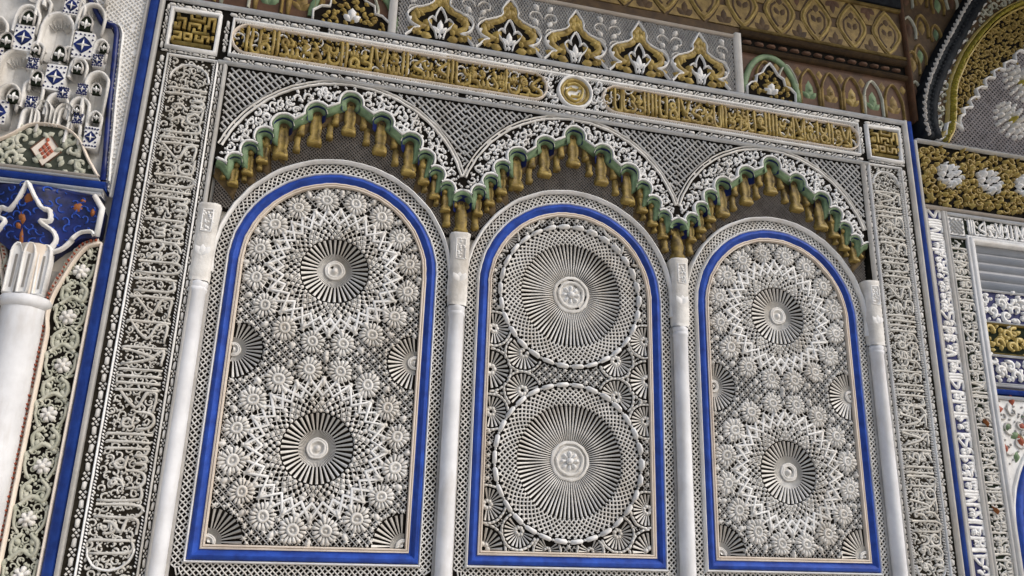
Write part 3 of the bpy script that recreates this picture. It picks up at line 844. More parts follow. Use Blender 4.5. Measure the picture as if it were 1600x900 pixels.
for st in ([(-.04, .03), (.0, .045), (.035, .025), (.03, -.02), (0, -.045), (-.04, -.02), (-.03, .01), (.01, .015)], [(-.02, -.02), (.015, -.02), (.02, .0)], [(-.045, .0), (-.02, .02)]):
    q = smooth(st, 5) + np.array([0, 2.077]); sweep(md3, q, ROOF(.013, .005, .018))
gem(md3, LEAF, [(.01, 2.04), (-.03, 2.1), (.03, 2.11), (-.045, 2.06)], A(.5, 2, 4, 1).ravel(), .022, .006, .014, .5, .3)
md3.build('medallion_script', GB, mo)

KUF = [[(.05, .92), (.12, .92)], [(.05, .80), (.26, .80), (.26, .48)], [(.05, .66), (.05, .52), (.14, .52), (.14, .68)], [(.40, .95), (.40, .82), (.72, .82), (.72, .95)],
       [(.38, .48), (.38, .68), (.62, .68), (.62, .55)], [(.50, .95), (.62, .95)], [(.76, .48), (.76, .68), (.84, .68), (.84, .92), (.97, .92), (.97, .5)], [(.50, .55), (.50, .44), (.88, .44)],
       [(.97, .4), (.97, .28)], [(.03, .36), (.20, .36), (.20, .2), (.03, .2)], [(.30, .2), (.30, .36), (.46, .36), (.46, .2), (.30, .2)], [(.58, .36), (.58, .2), (.74, .2), (.74, .34), (.88, .34), (.88, .18)],
       [(.03, .06), (.97, .06)], [(.03, .2), (.03, .06)], [(.64, .3), (.68, .3)]]
def kufic(sg, label):
    t = thing('script_seal', label, 'square seal', sg * 1.663, 1.96, 0.0, 'gold square script seals')
    x0, x1 = sorted((sg * 1.5525, sg * 1.7915))
    g = MB(); rect(g, x0, x1, 1.9585, 2.2015, HB, HF - .0006); g.build('ground_plate', DK, t)
    a0, a1 = sorted((sg * 1.570, sg * 1.757)); z0, z1 = 1.982, 2.162
    k = MB(); line(k, [(a0, z0), (a1, z0), (a1, z1), (a0, z1)], .017, HF, .022, True); k.build('white_frame', PW, t)
    k = MB()
    xo = sg * 1.776
    link_band(k, (xo, 1.96), (xo, 2.2), .022, HF, .014); link_band(k, (x0, 2.183), (x1, 2.183), .024, HF, .014); link_band(k, (x0, 1.966), (x1, 1.966), .014, HF, .014)
    k.build('link_border', PL, t, stuff=True)
    m_ = .013; S = np.array([a1 - a0 - 2 * m_, z1 - z0 - 2 * m_])
    for st in KUF:
        q = A(*st)
        b_ = MB(); sweep(b_, np.array([a0 + m_, z0 + m_]) + q * S, FLAT(.0115, HF, .017, .2)); b_.build('stroke', GO, t)
    return t
kufic(-1, 'gold square script seal in the frame corner beside the muqarnas corbel')
kufic(1, 'gold square script seal in the frame corner by the dark carved rib')

# ------------------------------------------------------------------ blue strips
def bstrip(x, w, z1, label):
    t = thing('blue_strip', label, 'painted strip', x, -0.42, 0.0, 'blue painted strips beside the frame')
    m_ = MB(); sweep(m_, A((x, -.42), (x, z1)), [(-w / 2, HB), (-w / 2, .010), (-w * .3, .020), (w * .3, .020), (w / 2, .010), (w / 2, HB)]); m_.build('strip_body', BL, t)
    return t
bstrip(-1.8285, .038, 2.9, 'blue painted strip between the muqarnas corbel and the white inscription band')
bstrip(1.8275, .030, 2.222, 'blue painted strip between the white inscription band and the shutter wall')
t = thing('white_strip', 'narrow white strip outside the blue strip by the shutter wall', 'plaster strip', 1.852, -.42, 0)
m_ = MB(); sweep(m_, A((1.8525, -.42), (1.8525, 2.12)), FLAT(.018, HB, .016)); m_.build('strip_body', PW, t)

# ------------------------------------------------------------------ palmette row
HPAL = A((.485, 0), (.43, .06), (.36, .15), (.30, .175), (.40, .23), (.46, .33), (.455, .42), (.38, .50), (.27, .555), (.17, .61), (.115, .68), (.12, .76), (.085, .85), (.03, .95), (0, 1.0))
def palmette(parent, x, z, W, H, h, name='palmette'):
    hp = smooth(HPAL, 3)
    out_ = np.concatenate([hp, np.stack([-hp[::-1, 0], hp[::-1, 1]], 1)[1:]]) * np.array([W, H]) + np.array([x, z])
    g = MB(); prism(g, out_, h - .004, h + .006); o = g.build(name, DK, parent, loc=(x, z, h))
    e = MB(); sweep(e, out_, ROOF(.013, h, h + .022)); e.build('white_outline', PW, o)
    d = MB()
    q = np.array([x, z + H * .38]) + (out_ - np.array([x, z + H * .38])) * .80
    q[:, 1] = np.maximum(q[:, 1], z + .012)
    sweep(d, smooth(q[::3], 3), ROOF(.030, h + .006, h + .016))
    for sg in (-1, 1):
        for (a, b_, rt, s) in ((.30, .10, .3, .055), (.30, .34, 1.2, .05), (.17, .50, 2.0, .05), (.36, .06, 2.8, .04), (.20, .12, 1.9, .04), (.05, .70, 1.4, .05), (.22, .42, .2, .04), (.25, .22, 2.4, .06), (.12, .62, 2.6, .05), (.10, .04, .2, .06), (.02, .60, 1.5, .07), (.38, .40, 2.0, .04)):
            gem(d, LEAF, [(x + sg * a * W, z + b_ * H)], rt if sg > 0 else PI - rt, (s, s * 1.1), h + .006, h + .017, .5, .3)
    d.build('gold_leaf_carving', GO, o, stuff=True)
    f = MB()
    ly = A((-.045, .03), (-.075, .16), (-.135, .24), (-.175, .33), (-.12, .40), (-.07, .36), (-.075, .43), (0, .58), (.075, .43), (.07, .36), (.12, .40), (.175, .33), (.135, .24), (.075, .16), (.045, .03)) * np.array([W, H]) + np.array([x, z])
    sweep(f, smooth(ly, 3), ROOF(.010, h + .006, h + .020))
    gem(f, LEAF, [(x, z + .12 * H)] * 3, A(PI / 2, .9, PI - .9).ravel(), A((.075, .05), (.05, .035), (.05, .035)), h + .006, h + .016, .5, .3)
    gem(f, DIA, [(x, z + .08 * H)], 0, (.010, .016), h + .006, h + .016, .5, .3)
    f.build('inner_lily', PW, o)
    return o
t = thing('palmette_panel', 'grey carved panel with five gold palmettes outlined in white, above the gold inscription', 'carved panel', 0, 2.222, 0.0)
g = MB(); rect(g, -.845, .845, 2.2225, 2.535, HB, HF); g.build('ground_plate', DK, t)
for x in (-.858, .858):
    k = MB(); sweep(k, A((x, 2.2225), (x, 2.56)), FLAT(.040, HB, .022, .3)); k.build('end_post', PW, t)
k = MB(); line(k, [(-.838, 2.545), (.838, 2.545)], .018, HF - .02, .022); k.build('top_border', PK, t)
nt_ = MB(); rg = lambda u, z: (np.abs(u) < .835) & (z > 2.225) & (z < 2.532)
hatch(nt_, rg, (-.84, .84, 2.22, 2.54), PI / 3, .0125, .0078, HF, .009); hatch(nt_, rg, (-.84, .84, 2.22, 2.54), -PI / 3, .0125, .0078, HF, .0095)
nt_.build('net', PG, t, stuff=True)
for i in range(6):
    x = -.805 + i * .322
    fl = MB()
    for sg in (-1, 1):
        if abs(x + sg * .05) > .80: continue
        for z, r_ in ((2.36, .035), (2.44, .04)):
            sweep(fl, spiral((x + sg * .045, z), r_, PI / 2 + sg * PI / 2, .8, 12, -sg), ROOF(.008, HF + .004, .017))
        gem(fl, LEAF, [(x + sg * .01, 2.30), (x + sg * .02, 2.40), (x + sg * .02, 2.48)], 1.57 - sg * .7, .045, HF + .004, .016, .5, .3)
    fl.build('curl_carving', PL, t)
for i in range(5): palmette(t, -.644 + i * .322, 2.2235, .322, .292, HF + .004)

# ------------------------------------------------------------------ painted wood friezes behind
def wood_frieze(xa, xb, zt, label):
    t = thing('painted_wood_frieze', label, 'painted frieze', (xa + xb) / 2, 2.223, 0.0, 'painted wooden friezes')
    g = MB(); rect(g, xa, xb, 2.2225, zt, HB, -.010); g.build('board', RB, t)
    n = int((xb - xa) / .135)
    for i in range(n):
        x = xa + .07 + (i + .5) * (xb - xa - .1) / n
        a = MB()
        p = np.concatenate([A((x - .055, 2.235), (x - .055, 2.34)), smooth(A((x - .055, 2.34), (x - .035, 2.40), (x, 2.44), (x + .035, 2.40), (x + .055, 2.34)), 4), A((x + .055, 2.235))])
        sweep(a, p, ROOF(.014, -.010, .004)); o = a.build('painted_arch', (OC, LG, OC, OC)[i % 4], t)
        f = MB(); gem(f, LEAF, [(x, 2.27)] * 3, A(PI / 2, .8, PI - .8).ravel(), A((.11, .08), (.06, .05), (.06, .05)), -.010, -.002, .5, .3); gem(f, OCT, [(x, 2.32)], 0, .016, -.01, .001, .5, .3)
        f.build('leaf_motif', (OC, GO, GR)[i % 3], o)
        gem(f2 := MB(), DIA, [(x + .068, 2.42)], 0, (.022, .03), -.010, -.002, .5, .3); f2.build('lozenge', OC, t)
    return t
wood_frieze(.880, 1.86, 2.478, 'painted brown wooden frieze with small arches between the palmettes and the dark rib')
wood_frieze(-1.80, -.880, 2.478, 'painted brown wooden frieze above the gold inscription, toward the niche')

def big_palmette(x, w, sgn, label, green):
    t = thing('gold_palmette', label, 'palmette', x, 2.2235, 0.0, 'loose gold palmettes beside the panel')
    pts = A((-.5, .0), (-.5, .22), (-.40, .34), (-.30, .36), (-.28, .55), (-.16, .62), (-.08, .80), (0, .9), (.08, .80), (.16, .62), (.28, .55), (.30, .36), (.40, .34), (.5, .22), (.5, 0)) * np.array([w, .22]) + np.array([x, 2.2235])
    g = MB(); prism(g, pts, -.012, .006); g.build('body', DK, t)
    e = MB(); sweep(e, pts, ROOF(.012, -.004, .020)); e.build('white_outline', PW, t)
    d = MB(); ins = inpoly(pts); q = studs(lambda u, z: ins(u + .02, z) & ins(u - .02, z) & ins(u, z + .02) & ins(u, z - .012), (x - w / 2, x + w / 2, 2.23, 2.43), .022, .4, .008); gem(d, LEAF, q, rng.random(len(q)) * 6.3, .030, .006, .016, .5, .3); d.build('gold_leaf_carving', GO, t, stuff=True)
    f = MB(); gem(f, LEAF, [(x, 2.245)] * 3, A(PI / 2, .7, PI - .7).ravel(), A((.07, .07), (.05, .05), (.05, .05)), .008, .024, .5, .3); f.build('inner_lily', PW, t)
    if green:
        a = MB(); sweep(a, arc((x + .01, 2.235), w * .56, 0, 178, 24, .235), FLAT(.030, -.012, .004, .3)); a.build('green_arch', GR, t)
big_palmette(1.032, .27, 1, 'gold palmette under a green painted arch, beyond the end post of the palmette panel', True)
big_palmette(-1.035, .33, -1, 'wide gold palmette before the other end post, above the start of the gold inscription', True)

# dark mouldings and gold frieze
t = thing('wooden_cornice', 'dark ridged wooden cornice strip below the gold leaf frieze', 'cornice', 1.37, 2.48, 0.0)
k = MB()
for z, w, h, in ((2.492, .026, .012), (2.575, .030, .02)): sweep(k, A((.880, z), (1.862, z)), FLAT(w, HB, h, .3))
k.build('ridge', BR, t)
k = MB(); rect(k, .880, 1.862, 2.506, 2.559, HB, -.004); k.build('channel', DK, t)
for i in range(14):
    x = .92 + i * .068
    k = MB(); gem(k, LONG, [(x, 2.532)], 0, (.028, .030), -.004, .008, .7, .2); k.build('bead', RB, t)
t = thing('gold_frieze', 'gold painted wooden frieze with dark leaf lozenges, below the eave', 'painted frieze', 0.3, 2.59, 0.0)
g = MB(); rect(g, -1.80, 1.862, 2.592, 2.905, HB, .004); rect(g, -1.80, .879, 2.556, 2.592, HB, .0035); g.build('board', BR, t)
n = 17; stp = .2165
for i in range(n):
    x = -1.70 + i * stp
    if x > 1.80: break
    L_ = lambda q: np.concatenate([smooth(A(*q), 5), smooth(A(*[(2 * x - a_, b_) for a_, b_ in q[::-1]]), 5)[1:-1]])
    k = MB(); prism(k, L_([(x, 2.602), (x + .045, 2.650), (x + .094, 2.745), (x + .045, 2.840), (x, 2.892)]), .004, .010); o = k.build('leaf_lozenge', OC, t)
    k = MB(); sweep(k, L_([(x, 2.622), (x + .038, 2.662), (x + .080, 2.745), (x + .038, 2.828), (x, 2.872)]), ROOF(.016, .010, .017), True); k.build('lozenge_rim', GO, o)
    k = MB()
    for sg in (-1, 1):
        sweep(k, smooth(A((x + sg * .012, 2.655), (x + sg * .045, 2.705), (x + sg * .050, 2.765), (x + sg * .022, 2.80)), 4), ROOF(.013, .010, .0125))
        gem(k, LEAF, [(x + sg * .006, 2.725)], PI / 2 - sg * .5, (.05, .05), .010, .013, .6, .2)
    gem(k, LEAF, [(x, 2.785)], PI / 2, (.05, .06), .010, .013, .6, .2); k.build('painted_line', BR, o)
    if x + stp / 2 < 1.85:
        xm = x + stp / 2
        f = MB()
        for zc_, d_ in ((2.600, 1), (2.897, -1)):
            prism(f, A((xm - .088, zc_ + d_ * .004), (xm + .088, zc_ + d_ * .004), (xm + .05, zc_ + d_ * .055), (xm + .018, zc_ + d_ * .118), (xm - .018, zc_ + d_ * .118), (xm - .05, zc_ + d_ * .055)), .004, .0095)
            f2 = MB(); gem(f2, LEAF, [(xm, zc_ + d_ * .012)] * 3, A(d_ * PI / 2, d_ * .75, d_ * (PI - .75)).ravel(), A((.085, .06), (.06, .06), (.06, .06)), .0095, .0125, .6, .2); f2.build('painted_leaf', BR if d_ > 0 else RB, t)
        f.build('filler_leaf', OC, t)
k = MB(); sweep(k, A((.88, 2.604), (1.862, 2.604)), FLAT(.018, .004, .018, .3)); k.build('lower_edge', OC, t)
k = MB(); sweep(k, A((-1.80, 2.900), (1.862, 2.900)), FLAT(.018, .004, .022, .3)); k.build('upper_edge', OC, t)

# eave
t = thing('wooden_eave', 'dark wooden eave with beams projecting over the top of the wall', 'eave', 0, 3.3, 0.0)
k = MB(); rect(k, -4.5, 5.5, 3.42, 3.50, HB, .75); k.build('boarding', BR, t)
k = MB(); rect(k, -4.5, 1.86, 2.912, 3.419, HB, .03); k.build('wall_plate', CD, t)
for i in range(30):
    x = -4.4 + i * .34
    k = MB(); rect(k, x, x + .09, 3.33, 3.42, HB + .08, .70); k.build('beam', BR, t)

# ------------------------------------------------------------------ niche side: muqarnas corbel, capital, column
EDGE = A((-2.115, 2.24), (-2.085, 2.16), (-2.040, 2.085), (-2.012, 2.045), (-1.972, 2.038), (-1.951, 2.00), (-1.940, 1.868), (-1.922, 1.642), (-1.897, 1.36))
t = thing('net_spandrel', 'pale net carved wedge between the blue scalloped edge and the blue strip', 'carved spandrel', -1.87, 1.35, 0.0)
poly = np.concatenate([EDGE, A((-1.849, 1.30), (-1.849, 2.9), (-2.4, 2.9), (-2.3, 2.5))])
g = MB(); prism(g, poly, HB, .004); g.build('ground_plate', PW, t)
ins = inpoly(poly)
rg = lambda u, z: ins(u, z) & (np.min(np.hypot(np.asarray(u)[..., None] - EDGE[:, 0], np.asarray(z)[..., None] - EDGE[:, 1]), -1) > .012) & (u < -1.856) & (z < 2.4)
k = MB(); q = studs(rg, (-2.3, -1.85, 1.3, 2.4), .0145, PI / 4); gem(k, SQ, q, PI / 4, .0066, .004, .0105, .6, .2); k.build('net', PL, t, stuff=True)
k = MB(); sweep(k, smooth(EDGE, 3) + np.array([.026, 0]), ROOF(.010, .004, .022)); sweep(k, A((-1.856, 1.30), (-1.856, 2.6)), ROOF(.010, .004, .020)); k.build('white_edging', PW, t)
k = MB(); sweep(k, smooth(EDGE, 3) + np.array([.004, 0]), FLAT(.022, HB, .020, .3)); k.build('blue_edging', BD, t)

t = thing('muqarnas_corbel', 'grey white honeycomb muqarnas corbel with blue star tiles above the blue capital', 'muqarnas corbel', -2.12, 1.35, 0.0)
bp = np.concatenate([EDGE[::-1] + np.array([-.008, 0]), A((-2.75, 2.24), (-2.75, 1.36))])
g = MB(); prism(g, bp, HB, -.012); g.build('backing', PL, t)
def hood(parent, x, z, w, top, name='hood', m=PL):
    """concave half-dome over a half-cylinder, open towards the court"""
    k = MB(); n = 13; r_ = w / 2
    secs = []
    an = np.linspace(0, PI, n)
    for f, hh in ((1.0, .040), (.96, .030), (.85, .012), (.62, -.004), (.3, -.010)):
        p = np.concatenate([[(r_ * f, z - top)], np.stack([r_ * f * np.cos(an), (z + r_ * 1.25 * f * np.sin(an))], 1), [(-r_ * f, z - top)]])
        secs.append(np.column_stack([x + p[:, 0], p[:, 1], np.full(len(p), hh)]))
    loft(k, secs)
    for a in np.linspace(.45, PI - .45, 7):
        c_, s_ = math.cos(a), math.sin(a)
        sweep(k, A((x + r_ * .35 * c_, z + r_ * .4 * s_), (x + r_ * .9 * c_, z + r_ * 1.12 * s_)), ROOF(.006, -.012, .012))
    o = k.build(name, m, parent, loc=(x, z, 0), smooth=True)
    e = MB(); p = np.concatenate([[(x + r_, z - top)], np.stack([x + r_ * np.cos(an), z + r_ * 1.25 * np.sin(an)], 1), [(x - r_, z - top)]])
    sweep(e, p, [(-.004, .030), (-.003, .0405), (.005, .0395), (.009, .030), (.010, .0)]); e.build('hood_rim', PL, o)
    return o
def leaf_niche(parent, x, z, w):
    r_ = w / 2; k = MB()
    p = np.concatenate([A((x + r_, z - r_ * 1.1)), arc((x, z), r_, 0, 180, 12, r_ * 1.7), A((x - r_, z - r_ * 1.1))]).reshape(-1, 2)
    prism(k, p, .030, .046); o = k.build('leaf_niche', DG, parent, loc=(x, z, .03))
    f = MB(); gem(f, LEAF, [(x, z - r_ * .9), (x, z - r_ * .2), (x, z - r_ * .2)], A(PI / 2, .45, PI - .45).ravel(), A((r_ * 2.0, r_ * .8), (r_ * 1.0, r_ * 1.1), (r_ * 1.0, r_ * 1.1)), .046, .056, .5, .3); f.build('leaf', PW, o)
    sweep(e := MB(), p, ROOF(.007, .042, .054)); e.build('niche_rim', PG, o)
def star_tile(parent, x, z, w, h):
    k = MB(); rect(k, x - w / 2, x + w / 2, z - h / 2, z + h / 2, -.012, .042); o = k.build('star_tile', PW, parent, loc=(x, z, 0))
    f = MB(); st = []
    for i in range(8):
        a = i * PI / 4 + PI / 2; rr = w * (.47 if i % 2 == 0 else .36); st.append((x + rr * math.cos(a), z + rr * 1.15 * math.sin(a)))
    prism(f, np.array(st), .042, .0445); f.build('blue_star', BD, o)
    f = MB(); gem(f, DIA, [(x, z)] * 2, 0, A((w * .36, w * .07), (w * .07, w * .40)), .0445, .052, .5, .2); f.build('white_cross', PW, o)
    f = MB()
    pts = [(x + i * w * .22, z + j * h * .40) for j in (-1, 1) for i in (-2, -1, 0, 1, 2)] + [(x + i * w * .42, z + j * h * .14) for i in (-1, 1) for j in (-1.6, 1.6)]
    gem(f, SQ, pts, PI / 4, .0048, .042, .0475, .6, .2); f.build('tile_dots_pattern', NV, o, stuff=True)
HOODS = ((-2.150, 1.965, .115, .13), (-2.262, 1.995, .085, .07), (-2.040, 2.040, .10, .07), (-2.262, 1.775, .12, .09), (-2.155, 2.16, .13, .10), (-2.045, 2.19, .09, .08), (-2.25, 2.17, .09, .08), (-1.972, 1.755, .080, .14),
         (-2.185, 1.690, .070, .08), (-2.095, 1.640, .075, .05), (-2.37, 1.92, .1, .14), (-2.38, 1.7, .1, .14), (-2.015, 1.640, .070, .06), (-2.205, 1.862, .05, .05), (-2.092, 1.862, .05, .05), (-1.985, 1.915, .05, .06), (-2.048, 1.812, .06, .05), (-2.262, 1.655, .07, .06), (-1.955, 1.60, .05, .06), (-2.175, 1.575, .06, .06), (-2.02, 1.545, .05, .06), (-2.215, 2.06, .05, .05), (-2.095, 2.075, .05, .05))
for (x, z, w, tp) in HOODS: hood(t, x, z, w, tp)
for (x, z, w) in ((-2.256, 1.982, .046), (-2.052, 1.998, .046), (-2.122, 1.848, .046), (-2.31, 1.87, .044), (-2.178, 1.728, .042), (-2.240, 1.640, .042), (-1.972, 1.905, .030), (-2.048, 1.800, .034), (-1.948, 1.60, .026), (-2.205, 1.850, .028), (-2.02, 1.62, .028), (-2.155, 2.15, .05), (-1.968, 1.72, .032)):
    leaf_niche(t, x, z, w)
for (x, z, w, h) in ((-2.258, 1.900, .066, .112), (-2.048, 1.907, .072, .116), (-2.120, 1.750, .068, .110), (-2.290, 1.575, .075, .10), (-1.955, 1.520, .046, .09), (-2.345, 1.79, .06, .1), (-2.118, 2.075, .05, .08), (-2.180, 1.632, .038, .05), (-2.205, 1.795, .036, .05), (-2.080, 1.690, .036, .05), (-1.985, 1.850, .036, .055), (-2.018, 1.715, .034, .05), (-2.012, 1.590, .032, .045)):
    star_tile(t, x, z, w, h)
for x in (-2.140, -2.062):
    k = MB()
    for r_ in (.032, .018): sweep(k, np.concatenate([A((x + r_, 1.545)), arc((x, 1.600), r_, 0, 180, 10, r_ * 1.5), A((x - r_, 1.545))]).reshape(-1, 2), ROOF(.011, .006, .046))
    k.build('rib', PL, t)
# floral plate with rounded shoulders
fp = smooth(A((-2.40, 1.36), (-2.33, 1.42), (-2.265, 1.46), (-2.215, 1.50), (-2.165, 1.545), (-2.10, 1.552), (-2.045, 1.545), (-1.99, 1.50), (-1.955, 1.44), (-1.905, 1.365)), 4)
k = MB(); prism(k, fp, -.012, .030); o = k.build('floral_plate', MG, t)
ins = inpoly(fp)
k = MB(); sweep(k, fp, ROOF(.012, .03, .048)); sweep(k, A((-2.40, 1.366), (-1.905, 1.366)), ROOF(.012, .03, .046)); k.build('plate_rim', PK, o)
k = MB(); rg = lambda u, z: ins(u, z) & (z > 1.38) & (np.abs(u + 2.10) + np.abs(z - 1.447) * .8 > .062)
floral(k, rg, (-2.4, -1.9, 1.36, 1.56), .050, .030, .038, .014, 3, .040); k.build('scroll_carving', LG, o, stuff=True)
k = MB()
gem(k, DIA, [(-2.10 + a * .019, 1.447 + b_ * .026) for a, b_ in ((0, 0), (1, 0), (-1, 0), (0, 1), (0, -1), (.5, .5), (-.5, .5), (.5, -.5), (-.5, -.5), (0, 1.7))], 0, (.0085, .0115), .031, .036, .6, .2); k.build('red_flower', RD, o, stuff=True)
k = MB(); prism(k, A((-2.10, 1.515), (-2.150, 1.447), (-2.10, 1.382), (-2.050, 1.447)), .029, .0312); k.build('flower_ground', PK, o)
k = MB(); q = A((-2.10, 1.517), (-2.152, 1.447), (-2.10, 1.380), (-2.048, 1.447)); sweep(k, q, ROOF(.005, .03, .036), True); k.build('flower_rim', RB, o)

t = thing('blue_cornice', 'short blue and white cornice between the muqarnas corbel and blue capital', 'cornice', -2.15, 1.29, 0.0)
k = MB(); sweep(k, A((-2.75, 1.335), (-1.875, 1.335)), FLAT(.032, HB, .036, .3)); k.build('blue_band', BL, t)
k = MB(); sweep(k, A((-2.75, 1.3045), (-1.880, 1.3045)), [(-.014, HB), (-.014, .030), (-.008, .038), (-.002, .034), (.002, .030), (.008, .040), (.014, .034), (.0142, HB)]); sweep(k, A((-2.75, 1.3555), (-1.90, 1.3555)), FLAT(.008, HB, .038, .3)); k.build('white_band', PW, t)

t = thing('niche_column', 'thick white column with fluted white neck and deep blue capital', 'column', -2.062, -1.6, 0.02)
CX = -2.064
k = MB(); turned(k, CX, .012, [(.10, -1.6), (.10, -1.48), (.076, -1.44), (.073, .2), (.070, .835), (.078, .842), (.083, .853), (.083, .866), (.076, .876), (.058, .880)], 32); k.build('shaft', CW, t, smooth=True)
k = MB(); turned(k, CX, .006, [(.050, .878), (.048, .95), (.052, 1.03), (.062, 1.07)], 20); k.build('neck', PK, t, smooth=True)
for i, dx in enumerate((-.054, -.008, .038)):
    x = CX + dx; hh = .058 if i == 1 else .044
    p = np.concatenate([A((x + .018, .885), (x + .021, 1.02)), arc((x + .003, 1.035), .018, 0, 180, 8, .036), A((x - .015, 1.02), (x - .014, .885))])
    k = MB(); prism(k, p, 0, hh); o = k.build('flute', PW, t)
    k = MB(); sweep(k, p, ROLL(.010, hh - .01, hh + .010, 5), True); k.build('flute_rim', PW, o)
    k = MB(); sweep(k, A((x + .002, .905), (x + .003, 1.03)), FLAT(.007, hh, hh + .002, .3)); k.build('flute_slot', PG, o)
cp = A((-2.42, 1.125), (-2.30, 1.15), (-2.22, 1.10), (-2.14, 1.04), (-2.10, 1.02), (-2.03, 1.02), (-1.985, 1.075), (-1.925, 1.118), (-1.878, 1.128), (-1.868, 1.145), (-1.868, 1.240), (-1.902, 1.290), (-2.42, 1.290))
BULGE = lambda u, z: .060 * np.exp(-((u + 2.10) / .085) ** 2) * np.clip(.25 + .75 * (z - 1.02) / .26, 0, 1) - .018 * np.clip((1.20 - z) / .2, 0, 1)
k = MB(); prism(k, cp, HB, .030, .018); cap = k.warp(BULGE).build('capital', BD, t)
k = MB(); oc = smooth(A((-2.19, 1.030), (-2.208, 1.085), (-2.175, 1.145), (-2.205, 1.165), (-2.195, 1.195), (-2.16, 1.190), (-2.13, 1.245), (-2.112, 1.285), (-2.088, 1.245), (-2.06, 1.205), (-2.035, 1.200), (-2.03, 1.165), (-2.055, 1.155), (-2.012, 1.125), (-2.005, 1.085), (-2.028, 1.048), (-1.985, 1.066), (-1.950, 1.108)), 4)
sweep(k, oc, ROOF(.017, .030, .052)); k.warp(BULGE).build('white_scroll', PW, cap)
k = MB(); sweep(k, smooth(A((-1.952, 1.105), (-1.93, 1.135), (-1.895, 1.145), (-1.88, 1.13)), 4), ROOF(.014, .03, .05)); sweep(k, A((-1.872, 1.13), (-1.872, 1.242), (-1.905, 1.288)), ROLL(.020, .028, .046, 5)); k.build('white_edging', PW, cap)
for c, w_ in (((-1.952, 1.235), (.016, .018)), ((-1.900, 1.222), (.008, .016)), ((-1.94, 1.262), (.010, .008))):
    k = MB(); gem(k, OCT, [c], 0, w_, .03, .036, .6, .2); k.warp(BULGE).build('orange_flower', OR, cap)
k = MB()
gem(k, LEAF, [(-2.112, 1.212), (-2.112, 1.135), (-2.108, 1.045), (-2.118, 1.12)], A(1.2, 1.75, 1.62, 2.2).ravel(), A((.05, .05), (.05, .04), (.08, .025), (.03, .03)), .03, .036, .6, .2); k.warp(BULGE).build('orange_leaf', OR, cap, stuff=True)
k = MB(); rg = lambda u, z: inpoly(cp)(u, z)
q = studs(rg, (-2.4, -1.87, 1.05, 1.29), .036, .3, .014)
for c in q: 
    if rg(np.array([c[0] - .02, c[0] + .02]), np.array([c[1], c[1]])).all(): sweep(k, spiral(c, .02, rng.random() * 6, .6, 8), ROOF(.006, .03, .035))
k.warp(BULGE).build('scroll_carving', BL, cap, stuff=True)

# scroll bands flanking the niche column
def scroll_band(xa, xb, sg, label):
    t = thing('scroll_band', label, 'carved band', (xa + xb) / 2, -.42, 0.0, 'leafy scroll bands beside the niche column')
    inner, outer = (xa, xb) if sg > 0 else (xb, xa)
    top = smooth(A((outer, 1.115), (outer - sg * .055, 1.085), (inner + sg * .02, .98), (inner - sg * .012, .86), (inner - sg * .002, .75)), 4)
    poly = np.concatenate([top, A((inner, -.42), (outer, -.42))])
    g = MB(); prism(g, poly, HB, HF - .006); g.build('ground_plate', DK, t)
    e = MB(); w = .012
    sweep(e, np.concatenate([top, A((inner, -.42))[0:1] if False else np.array([[inner, -.42]])]), ROOF(.014, HF - .006, .016)); sweep(e, A((outer, 1.115), (outer, -.42)), ROOF(.014, HF - .006, .016)); e.build('rim', PK, t)
    r2 = MB()
    q, a = along(np.concatenate([top - np.array([sg * .014, -.012]), np.array([[inner - sg * .014, -.42]])]), .0155); gem(r2, DIA, q, a + .6, (.0085, .006), -.03, .006, .6, .2); r2.build('red_dot_border', RD, t)
    r3 = MB(); sweep(r3, np.concatenate([top - np.array([sg * .014, -.012]), np.array([[inner - sg * .014, -.42]])]), FLAT(.020, HB, -.004, .2)); r3.build('pink_border', PK, t)
    ins_ = inpoly(poly); bm_ = MB()
    floral(bm_, lambda u, z: ins_(u, z) & (u > xa + .012) & (u < xb - .012), (xa, xb, -.42, 1.12), .030, HF - .006, .000, .0055, 71, .017); bm_.build('vine_carving', LG, t, stuff=True)
    xc = (xa + xb) / 2; z = 1.0; i = 0
    while z > -.45:
        dx = -.006 if i % 2 else .008
        f = MB(); c = (xc + dx, z)
        gem(f, PETAL, [c] * 6, np.arange(6) * PI / 3 + .3, (.030, .040), HF - .006, .005, .65, .15); gem(f, OCT, [c], 0, .0115, HF, .016, .5, .3); f.build('flower', PL, t)
        s = MB()
        for g2 in (-1, 1):
            p = smooth(A((xc + g2 * .012, z - .045), (xc + g2 * .040, z - .075), (xc + g2 * .030, z - .115), (xc - g2 * .005, z - .10), (xc - g2 * .04, z - .13)), 4)
            sweep(s, p, GAB(.014, HF - .006, .003 + .001 * g2, .7))
            p = smooth(A((xc + g2 * .048, z + .03), (xc + g2 * .046, z - .01), (xc + g2 * .028, z - .045)), 4); sweep(s, p, GAB(.010, HF - .006, .003 + .001 * g2, .7))
            gem(s, LEAF, [(xc + g2 * .012, z - .085), (xc + g2 * .045, z - .125), (xc + g2 * .03, z + .06)], A(1.57 - g2 * .8, -1.57 + g2 * .4, 1.57 + g2 * .3).ravel(), .034, HF - .006, .0025, .6, .2)
        s.build('scroll_leaf', LG, t)
        z -= .176; i += 1
scroll_band(-1.978, -1.858, 1, 'leafy carved scroll band between the niche column and the blue strip')
scroll_band(-2.270, -2.150, -1, 'leafy carved scroll band on the outer flank of the niche column')
mb_ = MB(); rect(mb_, -2.146, -1.985, -.42, 1.0, HB, HB + .006); o = mb_.build('column_backing', PG); o['label'] = 'plain grey plaster strip behind the thick niche column'; o['category'] = 'plaster strip'

